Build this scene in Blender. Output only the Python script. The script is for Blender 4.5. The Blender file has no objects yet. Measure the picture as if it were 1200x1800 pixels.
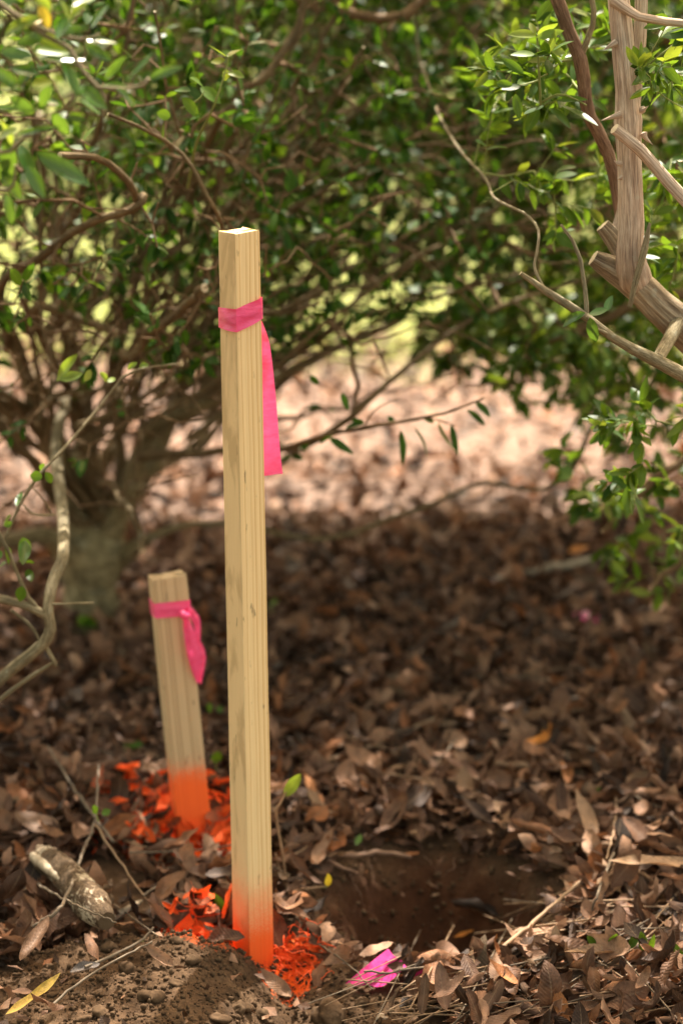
import bpy, math, random
import numpy as np
from mathutils import Vector, Matrix

random.seed(7)
rng = np.random.default_rng(11)
R = math.radians
scene = bpy.context.scene
col = scene.collection

# ------------------------------------------------------------------ camera, sky, sun, exposure
CAM_H, PITCH, FOC = 1.48, R(15.6), 85.0
cam_d = bpy.data.cameras.new("camera")
cam_d.sensor_fit = 'VERTICAL'
cam_d.sensor_height = 36.0
cam_d.sensor_width = 24.0
cam_d.lens = FOC
cam_d.clip_start = 0.05
cam_d.clip_end = 400.0
cam_d.dof.use_dof = True
cam_d.dof.focus_distance = 3.04
cam_d.dof.aperture_fstop = 2.8
cam_d.dof.aperture_blades = 0
cam = bpy.data.objects.new("camera", cam_d)
cam.location = (0, 0, CAM_H)
cam.rotation_euler = (math.pi / 2 - PITCH, 0, 0)
col.objects.link(cam)
scene.camera = cam

SUN_EL, SUN_AZ = R(56), R(12)        # azimuth measured from +Y towards +X: the sun stands beyond the shrubs
world = bpy.data.worlds.new("World")
scene.world = world
world.use_nodes = True
wn = world.node_tree
wn.nodes.clear()
sky = wn.nodes.new('ShaderNodeTexSky')
sky.sky_type = 'NISHITA'
sky.sun_disc = False
sky.sun_elevation = SUN_EL
sky.sun_rotation = SUN_AZ
sky.air_density = 1.0
sky.dust_density = 4.0
sky.ozone_density = 0.6
wmix = wn.nodes.new('ShaderNodeMix')
wmix.data_type = 'RGBA'
wmix.blend_type = 'MULTIPLY'
wmix.inputs[0].default_value = 1.0
wmix.inputs[7].default_value = (1.0, 0.79, 0.50, 1)
wb = wn.nodes.new('ShaderNodeBackground')
wb.inputs[1].default_value = 0.13
wo = wn.nodes.new('ShaderNodeOutputWorld')
wn.links.new(sky.outputs[0], wmix.inputs[6])
wn.links.new(wmix.outputs[2], wb.inputs[0])
wn.links.new(wb.outputs[0], wo.inputs[0])

sun_d = bpy.data.lights.new("sun", 'SUN')
sun_d.energy = 2.9
sun_d.angle = R(0.53)
sun_d.color = (1.0, 0.93, 0.82)
sun = bpy.data.objects.new("sun", sun_d)
sdir = Vector((math.sin(SUN_AZ) * math.cos(SUN_EL), math.cos(SUN_AZ) * math.cos(SUN_EL), math.sin(SUN_EL)))
sun.rotation_euler = (-sdir).to_track_quat('-Z', 'Y').to_euler()
sun.location = (0, 0, 6)
col.objects.link(sun)

scene.view_settings.view_transform = 'Standard'
scene.view_settings.look = 'None'
scene.view_settings.gamma = 1.0
scene.view_settings.use_curve_mapping = False
scene.view_settings.exposure = 2.45
scene.cycles.use_denoising = True
scene.cycles.max_bounces = 7
scene.cycles.diffuse_bounces = 4
scene.cycles.glossy_bounces = 2
scene.cycles.transmission_bounces = 4
scene.cycles.caustics_reflective = False
scene.cycles.caustics_refractive = False
scene.cycles.sample_clamp_indirect = 6.0

# ------------------------------------------------------------------ maths helpers
CP, SP = math.cos(PITCH), math.sin(PITCH)
FPX = 1800 * FOC / 36.0


def at(px, py, Y):
    """world point that the photograph shows at (px, py), standing Y metres in front of the camera"""
    xc, yc = (px - 600) / FPX, (900 - py) / FPX
    t = Y / (CP + yc * SP)
    return np.array([t * xc, Y, CAM_H + t * (-SP + yc * CP)])


def mpp(py, Y):
    yc = (900 - py) / FPX
    return Y / (CP + yc * SP) / FPX


def lerp(a, b, t):
    return a + (b - a) * t


def sstep(a, b, x):
    t = np.clip((x - a) / (b - a), 0, 1)
    return t * t * (3 - 2 * t)


def hash2(ix, iy, s):
    h = (ix.astype(np.int64) * 374761393 + iy.astype(np.int64) * 668265263 + s * 1274126177) & 0x7fffffff
    h = ((h ^ (h >> 13)) * 1274126177) & 0x7fffffff
    h = h ^ (h >> 16)
    return (h & 0xffff) / 65535.0


def vnoise(x, y, s=0):
    ix, iy = np.floor(x), np.floor(y)
    fx, fy = x - ix, y - iy
    fx = fx * fx * (3 - 2 * fx)
    fy = fy * fy * (3 - 2 * fy)
    a, b = hash2(ix, iy, s), hash2(ix + 1, iy, s)
    c, d = hash2(ix, iy + 1, s), hash2(ix + 1, iy + 1, s)
    return lerp(lerp(a, b, fx), lerp(c, d, fx), fy) * 2 - 1


def fbm(x, y, octv=4, s=0):
    v, a = 0, 0.5
    for o in range(octv):
        v = v + a * vnoise(x, y, s + o * 17)
        x, y, a = x * 2.03 + 3.1, y * 2.03 + 1.7, a * 0.5
    return v


HOLE_C, HOLE_R, HOLE_D = (0.125, 3.20), (0.182, 0.225), 0.20


def hole_r(x, y):
    return np.sqrt(((x - HOLE_C[0]) / HOLE_R[0]) ** 2 + ((y - HOLE_C[1]) / HOLE_R[1]) ** 2) + 0.14 * fbm(x * 14, y * 14, 3, 5)


def soil_mask(x, y):
    """1 where bare dug soil lies: the spoil heap before the tall stake and the pit"""
    edge = np.interp(x, [-0.7, -0.5, -0.40, -0.285, -0.14, -0.085, 0.03, 0.10, 0.2], [2.6, 2.82, 2.99, 3.06, 3.06, 3.04, 2.97, 2.88, 2.6]) + 0.025 * fbm(x * 11, y * 11, 3, 9)
    m = 1 - sstep(edge - 0.012, edge + 0.03, y)
    h = 1 - sstep(0.84, 1.10, hole_r(x, y))
    return np.clip(np.maximum(m, h), 0, 1)


def gh(x, y):
    x, y = np.asarray(x, float), np.asarray(y, float)
    z = 0.022 * fbm(x * 1.3, y * 1.3, 3, 1) + 0.008 * fbm(x * 7, y * 7, 3, 2)
    r = hole_r(x, y)
    prof = np.interp(x, [-0.6, -0.42, -0.3, -0.2, -0.15, -0.105, -0.07, 0.0, 0.2], [0.012, 0.036, 0.058, 0.064, 0.046, 0.0, -0.022, -0.014, 0.0])
    z = z + prof * (1 - sstep(2.96, 3.06, y))
    z = z + 0.025 * sstep(0.2, 0.5, x) * (1 - sstep(3.3, 4.2, y))
    near = (np.abs(x) < 0.8) & (y < 4.2)
    sm = soil_mask(x, y)
    z = z + np.where(near, sm * (0.010 * fbm(x * 38, y * 38, 4, 3) + 0.004 * fbm(x * 150, y * 150, 2, 4)), 0)
    # the soil is worn lower at the right corner of the tall stake
    z = z - 0.022 * np.exp(-((x + 0.075) / 0.035) ** 2 - ((y - 2.985) / 0.06) ** 2)
    z = z - HOLE_D * (1 - sstep(0.12, 1.12, r)) * (1 + 0.18 * fbm(x * 30, y * 30, 3, 41))
    return z


# ------------------------------------------------------------------ mesh helpers
class MB:
    """collects polygons (as arrays) and links them as ONE mesh object"""

    def __init__(self):
        self.v, self.f, self.m, self.uv, self.n = [], {3: [], 4: []}, {3: [], 4: []}, {3: [], 4: []}, 0

    def add(self, v, f, mat=0, uv=None, uvl=None):
        v = np.asarray(v, np.float32)
        f = np.asarray(f, np.int64)
        k = f.shape[1]
        self.v.append(v)
        self.f[k].append(f + self.n)
        self.m[k].append(np.full(len(f), mat, np.int32))
        self.uv[k].append(uvl.astype(np.float32) if uvl is not None else np.zeros((len(f) * k, 2), np.float32) if uv is None else uv[f.reshape(-1)].astype(np.float32))
        self.n += len(v)

    def build(self, name, mats, parent=None, smooth=True, origin=None):
        v = np.concatenate(self.v)
        if origin is not None:
            v = v - np.asarray(origin, np.float32)
        me = bpy.data.meshes.new(name)
        loops, starts, tot, mi, uvs, p = [], [], [], [], [], 0
        for k in (3, 4):
            if not self.f[k]:
                continue
            f = np.concatenate(self.f[k])
            loops.append(f.reshape(-1))
            starts.append(np.arange(len(f)) * k + p)
            tot.append(np.full(len(f), k))
            mi.append(np.concatenate(self.m[k]))
            uvs.append(np.concatenate(self.uv[k]))
            p += len(f) * k
        loops = np.concatenate(loops)
        starts = np.concatenate(starts)
        me.vertices.add(len(v))
        me.vertices.foreach_set('co', v.reshape(-1))
        me.loops.add(len(loops))
        me.loops.foreach_set('vertex_index', loops.astype(np.int32))
        me.polygons.add(len(starts))
        me.polygons.foreach_set('loop_start', starts.astype(np.int32))
        me.polygons.foreach_set('material_index', np.concatenate(mi).astype(np.int32))
        me.polygons.foreach_set('use_smooth', np.full(len(starts), smooth))
        uvl = me.uv_layers.new(name='uv')
        uvl.data.foreach_set('uv', np.concatenate(uvs).reshape(-1))
        me.update(calc_edges=True)
        me.validate()
        for m in (mats if isinstance(mats, (list, tuple)) else [mats]):
            me.materials.append(m)
        o = bpy.data.objects.new(name, me)
        col.objects.link(o)
        if parent:
            o.parent = parent
        if origin is not None:
            o.location = origin
        return o


def tag(o, label=None, cat=None, group=None, kind=None):
    for k, v in (('label', label), ('category', cat), ('group', group), ('kind', kind)):
        if v:
            o[k] = v
    return o


def empty(name, label, cat, group=None):
    o = bpy.data.objects.new(name, None)
    o.empty_display_size = 0.05
    col.objects.link(o)
    return tag(o, label, cat, group)


def crom(P, n):
    """Catmull-Rom resampling of control rows P (any width) to about n rows"""
    P = np.asarray(P, float)
    if len(P) == 2:
        return lerp(P[0], P[1], np.linspace(0, 1, n)[:, None])
    Q = np.vstack([2 * P[0] - P[1], P, 2 * P[-1] - P[-2]])
    s = np.linspace(0, len(P) - 1 - 1e-6, n)
    i = s.astype(int)
    t = (s - i)[:, None]
    a, b, c, d = Q[i], Q[i + 1], Q[i + 2], Q[i + 3]
    return 0.5 * (2 * b + (c - a) * t + (2 * a - 5 * b + 4 * c - d) * t ** 2 + (3 * b - a - 3 * c + d) * t ** 3)


def tube(mb, pts, rad, sides=6, mat=0, cap_mat=None, lump=0.0, groove=0.0):
    pts = np.asarray(pts, float)
    rad = np.asarray(rad, float)
    n = len(pts)
    tan = np.gradient(pts, axis=0)
    tan /= np.linalg.norm(tan, axis=1)[:, None] + 1e-9
    ref = np.array([0.31, 0.2, 1.0]) if abs(tan[0][2]) < 0.8 else np.array([1.0, 0.2, 0.1])
    nrm = np.zeros_like(pts)
    u = ref - tan[0] * ref.dot(tan[0])
    for i in range(n):
        u = u - tan[i] * u.dot(tan[i])
        u = u / (np.linalg.norm(u) + 1e-9)
        nrm[i] = u
    bi = np.cross(tan, nrm)
    a = np.linspace(0, 2 * math.pi, sides, endpoint=False)
    rr = rad[:, None] * np.ones(sides)[None, :]
    if lump:
        rr = rr * (1 + lump * rng.standard_normal((n, sides)) * 0.5 + lump * np.sin(a * 2 + rng.random() * 6)[None, :])
    if groove:
        sg, ag = np.meshgrid(np.arange(n) * 0.16, np.arange(sides) * 0.9, indexing='ij')
        rr = rr * (1 + groove * fbm(sg + ag * 0.15, ag, 3, int(rng.integers(99))))
    v = pts[:, None, :] + rr[..., None] * (np.cos(a)[None, :, None] * nrm[:, None, :] + np.sin(a)[None, :, None] * bi[:, None, :])
    v = v.reshape(-1, 3)
    i, j = np.meshgrid(np.arange(n - 1), np.arange(sides), indexing='ij')
    j2 = (j + 1) % sides
    f = np.stack([i * sides + j, i * sides + j2, (i + 1) * sides + j2, (i + 1) * sides + j], -1).reshape(-1, 4)
    ln = np.concatenate([[0], np.cumsum(np.linalg.norm(np.diff(pts, axis=0), axis=1))]) + rng.random() * 5
    fi, fj = i.reshape(-1), j.reshape(-1)
    uu = np.stack([fj, fj + 1, fj + 1, fj], -1) / sides
    vv = np.stack([ln[fi], ln[fi], ln[fi + 1], ln[fi + 1]], -1)
    mb.add(v, f, mat, None, np.stack([uu, vv], -1).reshape(-1, 2))
    for e in (0, n - 1):
        ring = v[e * sides:(e + 1) * sides]
        c = pts[e] + (tan[e] if e else -tan[e]) * rad[e] * (0.12 if cap_mat is not None else 0.5)
        vv = np.vstack([ring, c])
        ff = [[k, (k + 1) % sides, sides] if e else [(k + 1) % sides, k, sides] for k in range(sides)]
        mb.add(vv, ff, mat if cap_mat is None else cap_mat)


def norm(a):
    return a / (np.linalg.norm(a, axis=-1, keepdims=True) + 1e-9)


def leaves(mb, pos, d, nr, L, W, ku, kv, tw, nu=6, nv=4, mat=0, wav=0.0, shape=0.9, stalk=0.0):
    """N leaf blades: base pos, growth direction d, upper-side normal nr, length L, full width W, curl along ku, curl across kv (radians), twist tw"""
    N = len(pos)
    d = norm(np.asarray(d, float))
    nr = np.asarray(nr, float)
    nr = norm(nr - d * (nr * d).sum(1, keepdims=True))
    b = np.cross(nr, d)
    one = np.ones(N)
    L, W, ku, kv, tw = [np.asarray(q * one, float)[:, None, None] for q in (L, W, ku, kv, tw)]
    u = np.linspace(0, 1, nu + 1)[None, :, None]
    v = np.linspace(-1, 1, nv + 1)[None, None, :]
    w = np.sin(np.pi * np.clip(u, 0, 1) ** shape) ** 0.75
    w = np.maximum(w, 0.03)
    kv = np.where(np.abs(kv) < 1e-3, 1e-3, kv)
    ku = np.where(np.abs(ku) < 1e-3, 1e-3, ku)
    ang = kv * v * w
    hw = W / 2 / kv
    yy = np.sin(ang) * hw
    zz = (1 - np.cos(ang)) * hw
    if wav:
        ph = rng.random((N, 1, 1)) * 6.28
        zz = zz + wav * L * np.abs(v) * np.sin(u * 11 + ph + v * 1.3) * w
    ta = tw * (u - 0.4)
    yr = yy * np.cos(ta) - zz * np.sin(ta)
    zr = yy * np.sin(ta) + zz * np.cos(ta)
    cx = np.sin(ku * u) / ku * L
    cz = (1 - np.cos(ku * u)) / ku * L
    lx = cx - zr * np.sin(ku * u)
    lz = cz + zr * np.cos(ku * u)
    P = (pos[:, None, None, :] + lx[..., None] * d[:, None, None, :] + yr[..., None] * b[:, None, None, :] + lz[..., None] * nr[:, None, None, :])
    nvv = nv + 1
    per = (nu + 1) * nvv
    i, j = np.meshgrid(np.arange(nu), np.arange(nv), indexing='ij')
    f0 = np.stack([i * nvv + j, (i + 1) * nvv + j, (i + 1) * nvv + j + 1, i * nvv + j + 1], -1).reshape(-1, 4)
    f = (f0[None] + (np.arange(N) * per)[:, None, None]).reshape(-1, 4)
    uv = np.stack(np.broadcast_arrays(u + 0 * v, (v + 1) / 2 + 0 * u), -1).reshape(-1, 2)
    mb.add(P.reshape(-1, 3), f, mat, np.tile(uv, (N, 1)))


# ------------------------------------------------------------------ materials
def mat_new(name):
    m = bpy.data.materials.new(name)
    m.use_nodes = True
    nt = m.node_tree
    nt.nodes.clear()
    return m, nt


class NT:
    def __init__(self, nt):
        self.nt = nt

    def n(self, t, **kw):
        o = self.nt.nodes.new(t)
        for k, v in kw.items():
            setattr(o, k, v)
        return o

    def l(self, a, b):
        self.nt.links.new(a, b)

    def ramp(self, fac, stops, interp='LINEAR'):
        r = self.n('ShaderNodeValToRGB')
        r.color_ramp.interpolation = interp
        e = r.color_ramp.elements
        while len(e) < len(stops):
            e.new(0.5)
        for q, (p, c) in zip(e, stops):
            q.position = p
            q.color = (*c, 1) if len(c) == 3 else c
        self.l(fac, r.inputs[0])
        return r.outputs[0]

    def noise(self, vec, scale, detail=4, rough=0.55, dist=0.0):
        o = self.n('ShaderNodeTexNoise')
        o.inputs['Scale'].default_value = scale
        o.inputs['Detail'].default_value = detail
        o.inputs['Roughness'].default_value = rough
        o.inputs['Distortion'].default_value = dist
        if vec is not None:
            self.l(vec, o.inputs['Vector'])
        return o.outputs[0]

    def math(self, op, a, b=None, c=None):
        o = self.n('ShaderNodeMath', operation=op)
        for i, q in enumerate((a, b, c)):
            if q is None:
                continue
            if isinstance(q, (int, float)):
                o.inputs[i].default_value = q
            else:
                self.l(q, o.inputs[i])
        return o.outputs[0]

    def mix(self, fac, a, b, blend='MIX'):
        o = self.n('ShaderNodeMix', data_type='RGBA', blend_type=blend)
        for i, q in ((0, fac), (6, a), (7, b)):
            if isinstance(q, (int, float)):
                o.inputs[i].default_value = q
            elif isinstance(q, tuple):
                o.inputs[i].default_value = (*q, 1)
            else:
                self.l(q, o.inputs[i])
        return o.outputs[2]

    def mapping(self, vec, scale=(1, 1, 1), loc=(0, 0, 0)):
        o = self.n('ShaderNodeMapping')
        o.inputs['Scale'].default_value = scale
        o.inputs['Location'].default_value = loc
        self.l(vec, o.inputs['Vector'])
        return o.outputs[0]

    def bump(self, h, strength=0.3, dist=0.002):
        o = self.n('ShaderNodeBump')
        o.inputs['Strength'].default_value = strength
        o.inputs['Distance'].default_value = dist
        self.l(h, o.inputs['Height'])
        return o.outputs[0]

    def principled(self, colr, rough=0.6, normal=None, spec=0.5, **kw):
        o = self.n('ShaderNodeBsdfPrincipled')
        if isinstance(colr, tuple):
            o.inputs['Base Color'].default_value = (*colr, 1)
        else:
            self.l(colr, o.inputs['Base Color'])
        if isinstance(rough, (int, float)):
            o.inputs['Roughness'].default_value = rough
        else:
            self.l(rough, o.inputs['Roughness'])
        o.inputs['Specular IOR Level'].default_value = spec
        if normal is not None:
            self.l(normal, o.inputs['Normal'])
        for k, v in kw.items():
            o.inputs[k].default_value = v
        return o.outputs[0]

    def out(self, sh):
        o = self.n('ShaderNodeOutputMaterial')
        self.l(sh, o.inputs[0])


def leaf_rand(t):
    g = t.n('ShaderNodeNewGeometry').outputs['Random Per Island']
    oi = t.n('ShaderNodeObjectInfo').outputs['Random']
    return t.math('FRACT', t.math('ADD', g, oi))


def green_leaf(name, stops, trans=0.35, trcol=(0.30, 0.42, 0.04), rough=0.42, spec=0.35):
    m, nt = mat_new(name)
    t = NT(nt)
    c = t.ramp(leaf_rand(t), stops)
    uv = t.n('ShaderNodeUVMap').outputs[0]
    sx = t.n('ShaderNodeSeparateXYZ')
    t.l(uv, sx.inputs[0])
    mid = t.math('ABSOLUTE', t.math('SUBTRACT', sx.outputs[1], 0.5))
    rib = t.ramp(mid, [(0.0, (1, 1, 1)), (0.05, (0, 0, 0))])
    c2 = t.mix(t.math('MULTIPLY', rib, 0.35), c, (0.20, 0.28, 0.08))
    tex = t.n('ShaderNodeTexCoord').outputs['Object']
    nz = t.noise(tex, 90, 3)
    c3 = t.mix(0.35, c2, t.ramp(nz, [(0.3, (0.55, 0.55, 0.5)), (0.75, (1.25, 1.25, 1.1))]), 'MULTIPLY')
    p = t.principled(c3, rough, t.bump(nz, 0.25, 0.001), spec)
    tr = t.n('ShaderNodeBsdfTranslucent')
    t.l(t.mix(0.6, c3, trcol), tr.inputs[0])
    mx = t.n('ShaderNodeMixShader')
    mx.inputs[0].default_value = trans
    t.l(p, mx.inputs[1])
    t.l(tr.outputs[0], mx.inputs[2])
    t.out(mx.outputs[0])
    return m


def dead_leaf(name, stops, rough=0.62, trans=0.12, paint=None):
    m, nt = mat_new(name)
    t = NT(nt)
    c = t.ramp(leaf_rand(t), stops)
    tex = t.n('ShaderNodeTexCoord').outputs['Object']
    uv = t.n('ShaderNodeUVMap').outputs[0]
    sx = t.n('ShaderNodeSeparateXYZ')
    t.l(uv, sx.inputs[0])
    mid = t.math('ABSOLUTE', t.math('SUBTRACT', sx.outputs[1], 0.5))
    rib = t.ramp(mid, [(0.0, (1, 1, 1)), (0.045, (0, 0, 0))])
    vein = t.n('ShaderNodeTexWave')
    vein.inputs['Scale'].default_value = 4.2
    vein.inputs['Distortion'].default_value = 1.5
    cm = t.n('ShaderNodeCombineXYZ')
    t.l(t.math('SUBTRACT', sx.outputs[0], t.math('MULTIPLY', mid, 0.35)), cm.inputs[0])
    t.l(cm.outputs[0], vein.inputs['Vector'])
    n1 = t.noise(tex, 55, 5, 0.62)
    n2 = t.noise(tex, 260, 3, 0.6)
    c = t.mix(0.85, c, t.ramp(n1, [(0.28, (0.38, 0.34, 0.31)), (0.5, (1.05, 1.03, 1)), (0.75, (1.6, 1.5, 1.38))]), 'MULTIPLY')
    c = t.mix(t.math('MULTIPLY', rib, 0.4), c, (0.30, 0.20, 0.12))
    spots = t.ramp(t.noise(tex, 120, 2), [(0.66, (0, 0, 0)), (0.72, (1, 1, 1))])
    c = t.mix(t.math('MULTIPLY', spots, 0.5), c, (0.03, 0.02, 0.015))
    if paint:
        pm = t.ramp(t.noise(tex, 38, 3), [(paint[1], (0, 0, 0)), (paint[1] + 0.1, (1, 1, 1))])
        c = t.mix(pm, c, paint[0])
    h = t.math('ADD', t.math('MULTIPLY', vein.outputs[1], 0.35), n2)
    p = t.principled(c, rough, t.bump(h, 0.7, 0.0016), 0.3)
    tr = t.n('ShaderNodeBsdfTranslucent')
    t.l(c, tr.inputs[0])
    mx = t.n('ShaderNodeMixShader')
    mx.inputs[0].default_value = trans
    t.l(p, mx.inputs[1])
    t.l(tr.outputs[0], mx.inputs[2])
    t.out(mx.outputs[0])
    return m


def bark(name, a, b, c, scale=30, stretch=0.3, bump=0.6, dist=0.003, peel=None, lichen=0.0):
    """bark whose grain runs along the limb: u goes round it, v is the length in metres"""
    m, nt = mat_new(name)
    t = NT(nt)
    uv = t.n('ShaderNodeUVMap').outputs[0]
    sx = t.n('ShaderNodeSeparateXYZ')
    t.l(uv, sx.inputs[0])
    an = t.math('MULTIPLY', sx.outputs[0], 2 * math.pi)
    cb = t.n('ShaderNodeCombineXYZ')
    t.l(t.math('MULTIPLY', t.math('COSINE', an), 0.02), cb.inputs[0])
    t.l(t.math('MULTIPLY', t.math('SINE', an), 0.02), cb.inputs[1])
    t.l(t.math('MULTIPLY', sx.outputs[1], stretch), cb.inputs[2])
    tex = t.n('ShaderNodeTexCoord').outputs['Object']
    n1 = t.noise(cb.outputs[0], scale * 6, 6, 0.7, 0.3)
    n2 = t.noise(tex, scale * 0.5, 3, 0.5)
    n3 = t.noise(tex, scale * 14, 3, 0.6)
    n4 = t.noise(cb.outputs[0], scale * 16, 4, 0.6)
    cc = t.ramp(n1, [(0.32, a), (0.5, b), (0.68, c)])
    cc = t.mix(0.8, cc, t.ramp(n4, [(0.35, (0.55, 0.52, 0.5)), (0.6, (1.15, 1.13, 1.1))]), 'MULTIPLY')
    cc = t.mix(0.75, cc, t.ramp(n2, [(0.3, (0.55, 0.55, 0.53)), (0.7, (1.3, 1.27, 1.2))]), 'MULTIPLY')
    if peel:
        pk = t.ramp(t.math('ADD', t.math('MULTIPLY', n2, 0.6), t.math('MULTIPLY', n1, 0.4)), [(0.53, (0, 0, 0)), (0.57, (1, 1, 1))])
        cc = t.mix(pk, cc, peel)
    if lichen:
        lk = t.ramp(t.noise(tex, scale * 2.2, 4, 0.7), [(0.60, (0, 0, 0)), (0.68, (1, 1, 1))])
        cc = t.mix(t.math('MULTIPLY', lk, lichen), cc, (0.42, 0.43, 0.33))
    h = t.math('ADD', t.math('ADD', n1, t.math('MULTIPLY', n4, 0.5)), t.math('MULTIPLY', n3, 0.25))
    t.out(t.principled(cc, 0.85, t.bump(h, bump, dist), 0.2))
    return m


def plain(name, a, b, scale=60, rough=0.7, bump=0.2, spec=0.3):
    m, nt = mat_new(name)
    t = NT(nt)
    tex = t.n('ShaderNodeTexCoord').outputs['Object']
    n1 = t.noise(tex, scale, 4, 0.6)
    t.out(t.principled(t.ramp(n1, [(0.3, a), (0.7, b)]), rough, t.bump(n1, bump, 0.002), spec))
    return m


ORANGE = (1.0, 0.145, 0.022)


def wood(name, pith, light, dark, stain, paint_z, fade, ring=1.0):
    """sawn pine: growth rings round a pith outside the section, blotchy stain, sprayed foot (object space, z along the stake)"""
    m, nt = mat_new(name)
    t = NT(nt)
    tex = t.n('ShaderNodeTexCoord').outputs['Object']
    wob = t.noise(t.mapping(tex, (9, 9, 1.6)), 1.0, 3, 0.5)
    wob2 = t.noise(t.mapping(tex, (40, 40, 5)), 1.0, 2, 0.5)
    sx = t.n('ShaderNodeSeparateXYZ')
    t.l(tex, sx.inputs[0])
    dx = t.math('SUBTRACT', sx.outputs[0], pith[0])
    dy = t.math('SUBTRACT', sx.outputs[1], pith[1])
    rr = t.math('SQRT', t.math('ADD', t.math('MULTIPLY', dx, dx), t.math('MULTIPLY', dy, dy)))
    rr = t.math('ADD', rr, t.math('MULTIPLY', wob, 0.010))
    rr = t.math('ADD', rr, t.math('MULTIPLY', wob2, 0.0008))
    c1 = t.n('ShaderNodeCombineXYZ')
    t.l(t.math('MULTIPLY', rr, 110), c1.inputs[0])
    irr = t.noise(c1.outputs[0], 1.0, 2, 0.5)
    c2 = t.n('ShaderNodeCombineXYZ')
    t.l(t.math('MULTIPLY', rr, 260), c2.inputs[1])
    amp = t.ramp(t.noise(c2.outputs[0], 1.0, 1, 0.5), [(0.25, (0.35, 0.35, 0.35)), (0.55, (1, 1, 1))])
    ph = t.math('FRACT', t.math('ADD', t.math('MULTIPLY', rr, 215 * ring), t.math('MULTIPLY', irr, 3.2)))
    rings = t.ramp(ph, [(0.0, (0, 0, 0)), (0.55, (0.25, 0.25, 0.25)), (0.86, (1, 1, 1)), (0.97, (0.1, 0.1, 0.1))])
    fine = t.noise(t.mapping(tex, (900, 900, 14)), 1.0, 3, 0.6)
    c = t.mix(t.math('MULTIPLY', t.math('MULTIPLY', rings, amp), 0.9), light, dark)
    c = t.mix(0.5, c, t.ramp(fine, [(0.3, (0.82, 0.8, 0.76)), (0.7, (1.1, 1.1, 1.08))]), 'MULTIPLY')
    big = t.noise(t.mapping(tex, (26, 26, 6)), 1.0, 4, 0.55, 1.2)
    st = t.ramp(big, [(0.47, (0, 0, 0)), (0.58, (1, 1, 1))])
    # the flat-sawn faces, picked by normal, take the stain and a painted shade tone
    nrm = t.n('ShaderNodeTexCoord').outputs['Normal']
    sn = t.n('ShaderNodeSeparateXYZ')
    t.l(nrm, sn.inputs[0])
    flat = t.ramp(t.math('ABSOLUTE', sn.outputs[0]), [(0.5, (0, 0, 0)), (0.8, (1, 1, 1))])
    c = t.mix(t.math('MULTIPLY', t.math('MULTIPLY', st, flat), 0.8), c, stain)
    c = t.mix(t.math('MULTIPLY', flat, 0.55), c, t.mix(0.6, c, (0.66, 0.51, 0.31)))  # this tone paints in the weaker light on the tall stake's left side
    dirt = t.ramp(t.noise(t.mapping(tex, (120, 120, 30)), 1.0, 3), [(0.67, (0, 0, 0)), (0.74, (1, 1, 1))])
    c = t.mix(t.math('MULTIPLY', dirt, 0.6), c, (0.10, 0.06, 0.03))
    # spray paint at the foot
    pn = t.noise(tex, 26, 4, 0.6)
    spk = t.noise(tex, 700, 2, 0.5)
    zz = t.math('ADD', sx.outputs[2], t.math('MULTIPLY', t.math('SUBTRACT', pn, 0.5), 0.05))
    zz = t.math('ADD', zz, t.math('MULTIPLY', t.math('SUBTRACT', spk, 0.5), 0.11))
    mr = t.n('ShaderNodeMapRange')
    mr.inputs[1].default_value = paint_z + fade
    mr.inputs[2].default_value = paint_z - fade
    t.l(zz, mr.inputs[0])
    pc = t.mix(t.math('MULTIPLY', rings, 0.25), ORANGE, (0.80, 0.075, 0.012))
    c = t.mix(mr.outputs[0], c, pc)
    t.out(t.principled(c, 0.62, t.bump(t.math('ADD', t.math('MULTIPLY', rings, 0.6), fine), 0.35, 0.0008), 0.3))
    return m


def ribbon_mat(name, c1, c2):
    m, nt = mat_new(name)
    t = NT(nt)
    tex = t.n('ShaderNodeTexCoord').outputs['Object']
    n1 = t.noise(t.mapping(tex, (60, 60, 160)), 1.0, 3)
    c = t.ramp(n1, [(0.3, c1), (0.7, c2)])
    p = t.principled(c, 0.33, t.bump(n1, 0.7, 0.003), 0.5)
    tr = t.n('ShaderNodeBsdfTranslucent')
    t.l(c, tr.inputs[0])
    mx = t.n('ShaderNodeMixShader')
    mx.inputs[0].default_value = 0.22
    t.l(p, mx.inputs[1])
    t.l(tr.outputs[0], mx.inputs[2])
    t.out(mx.outputs[0])
    return m


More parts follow.
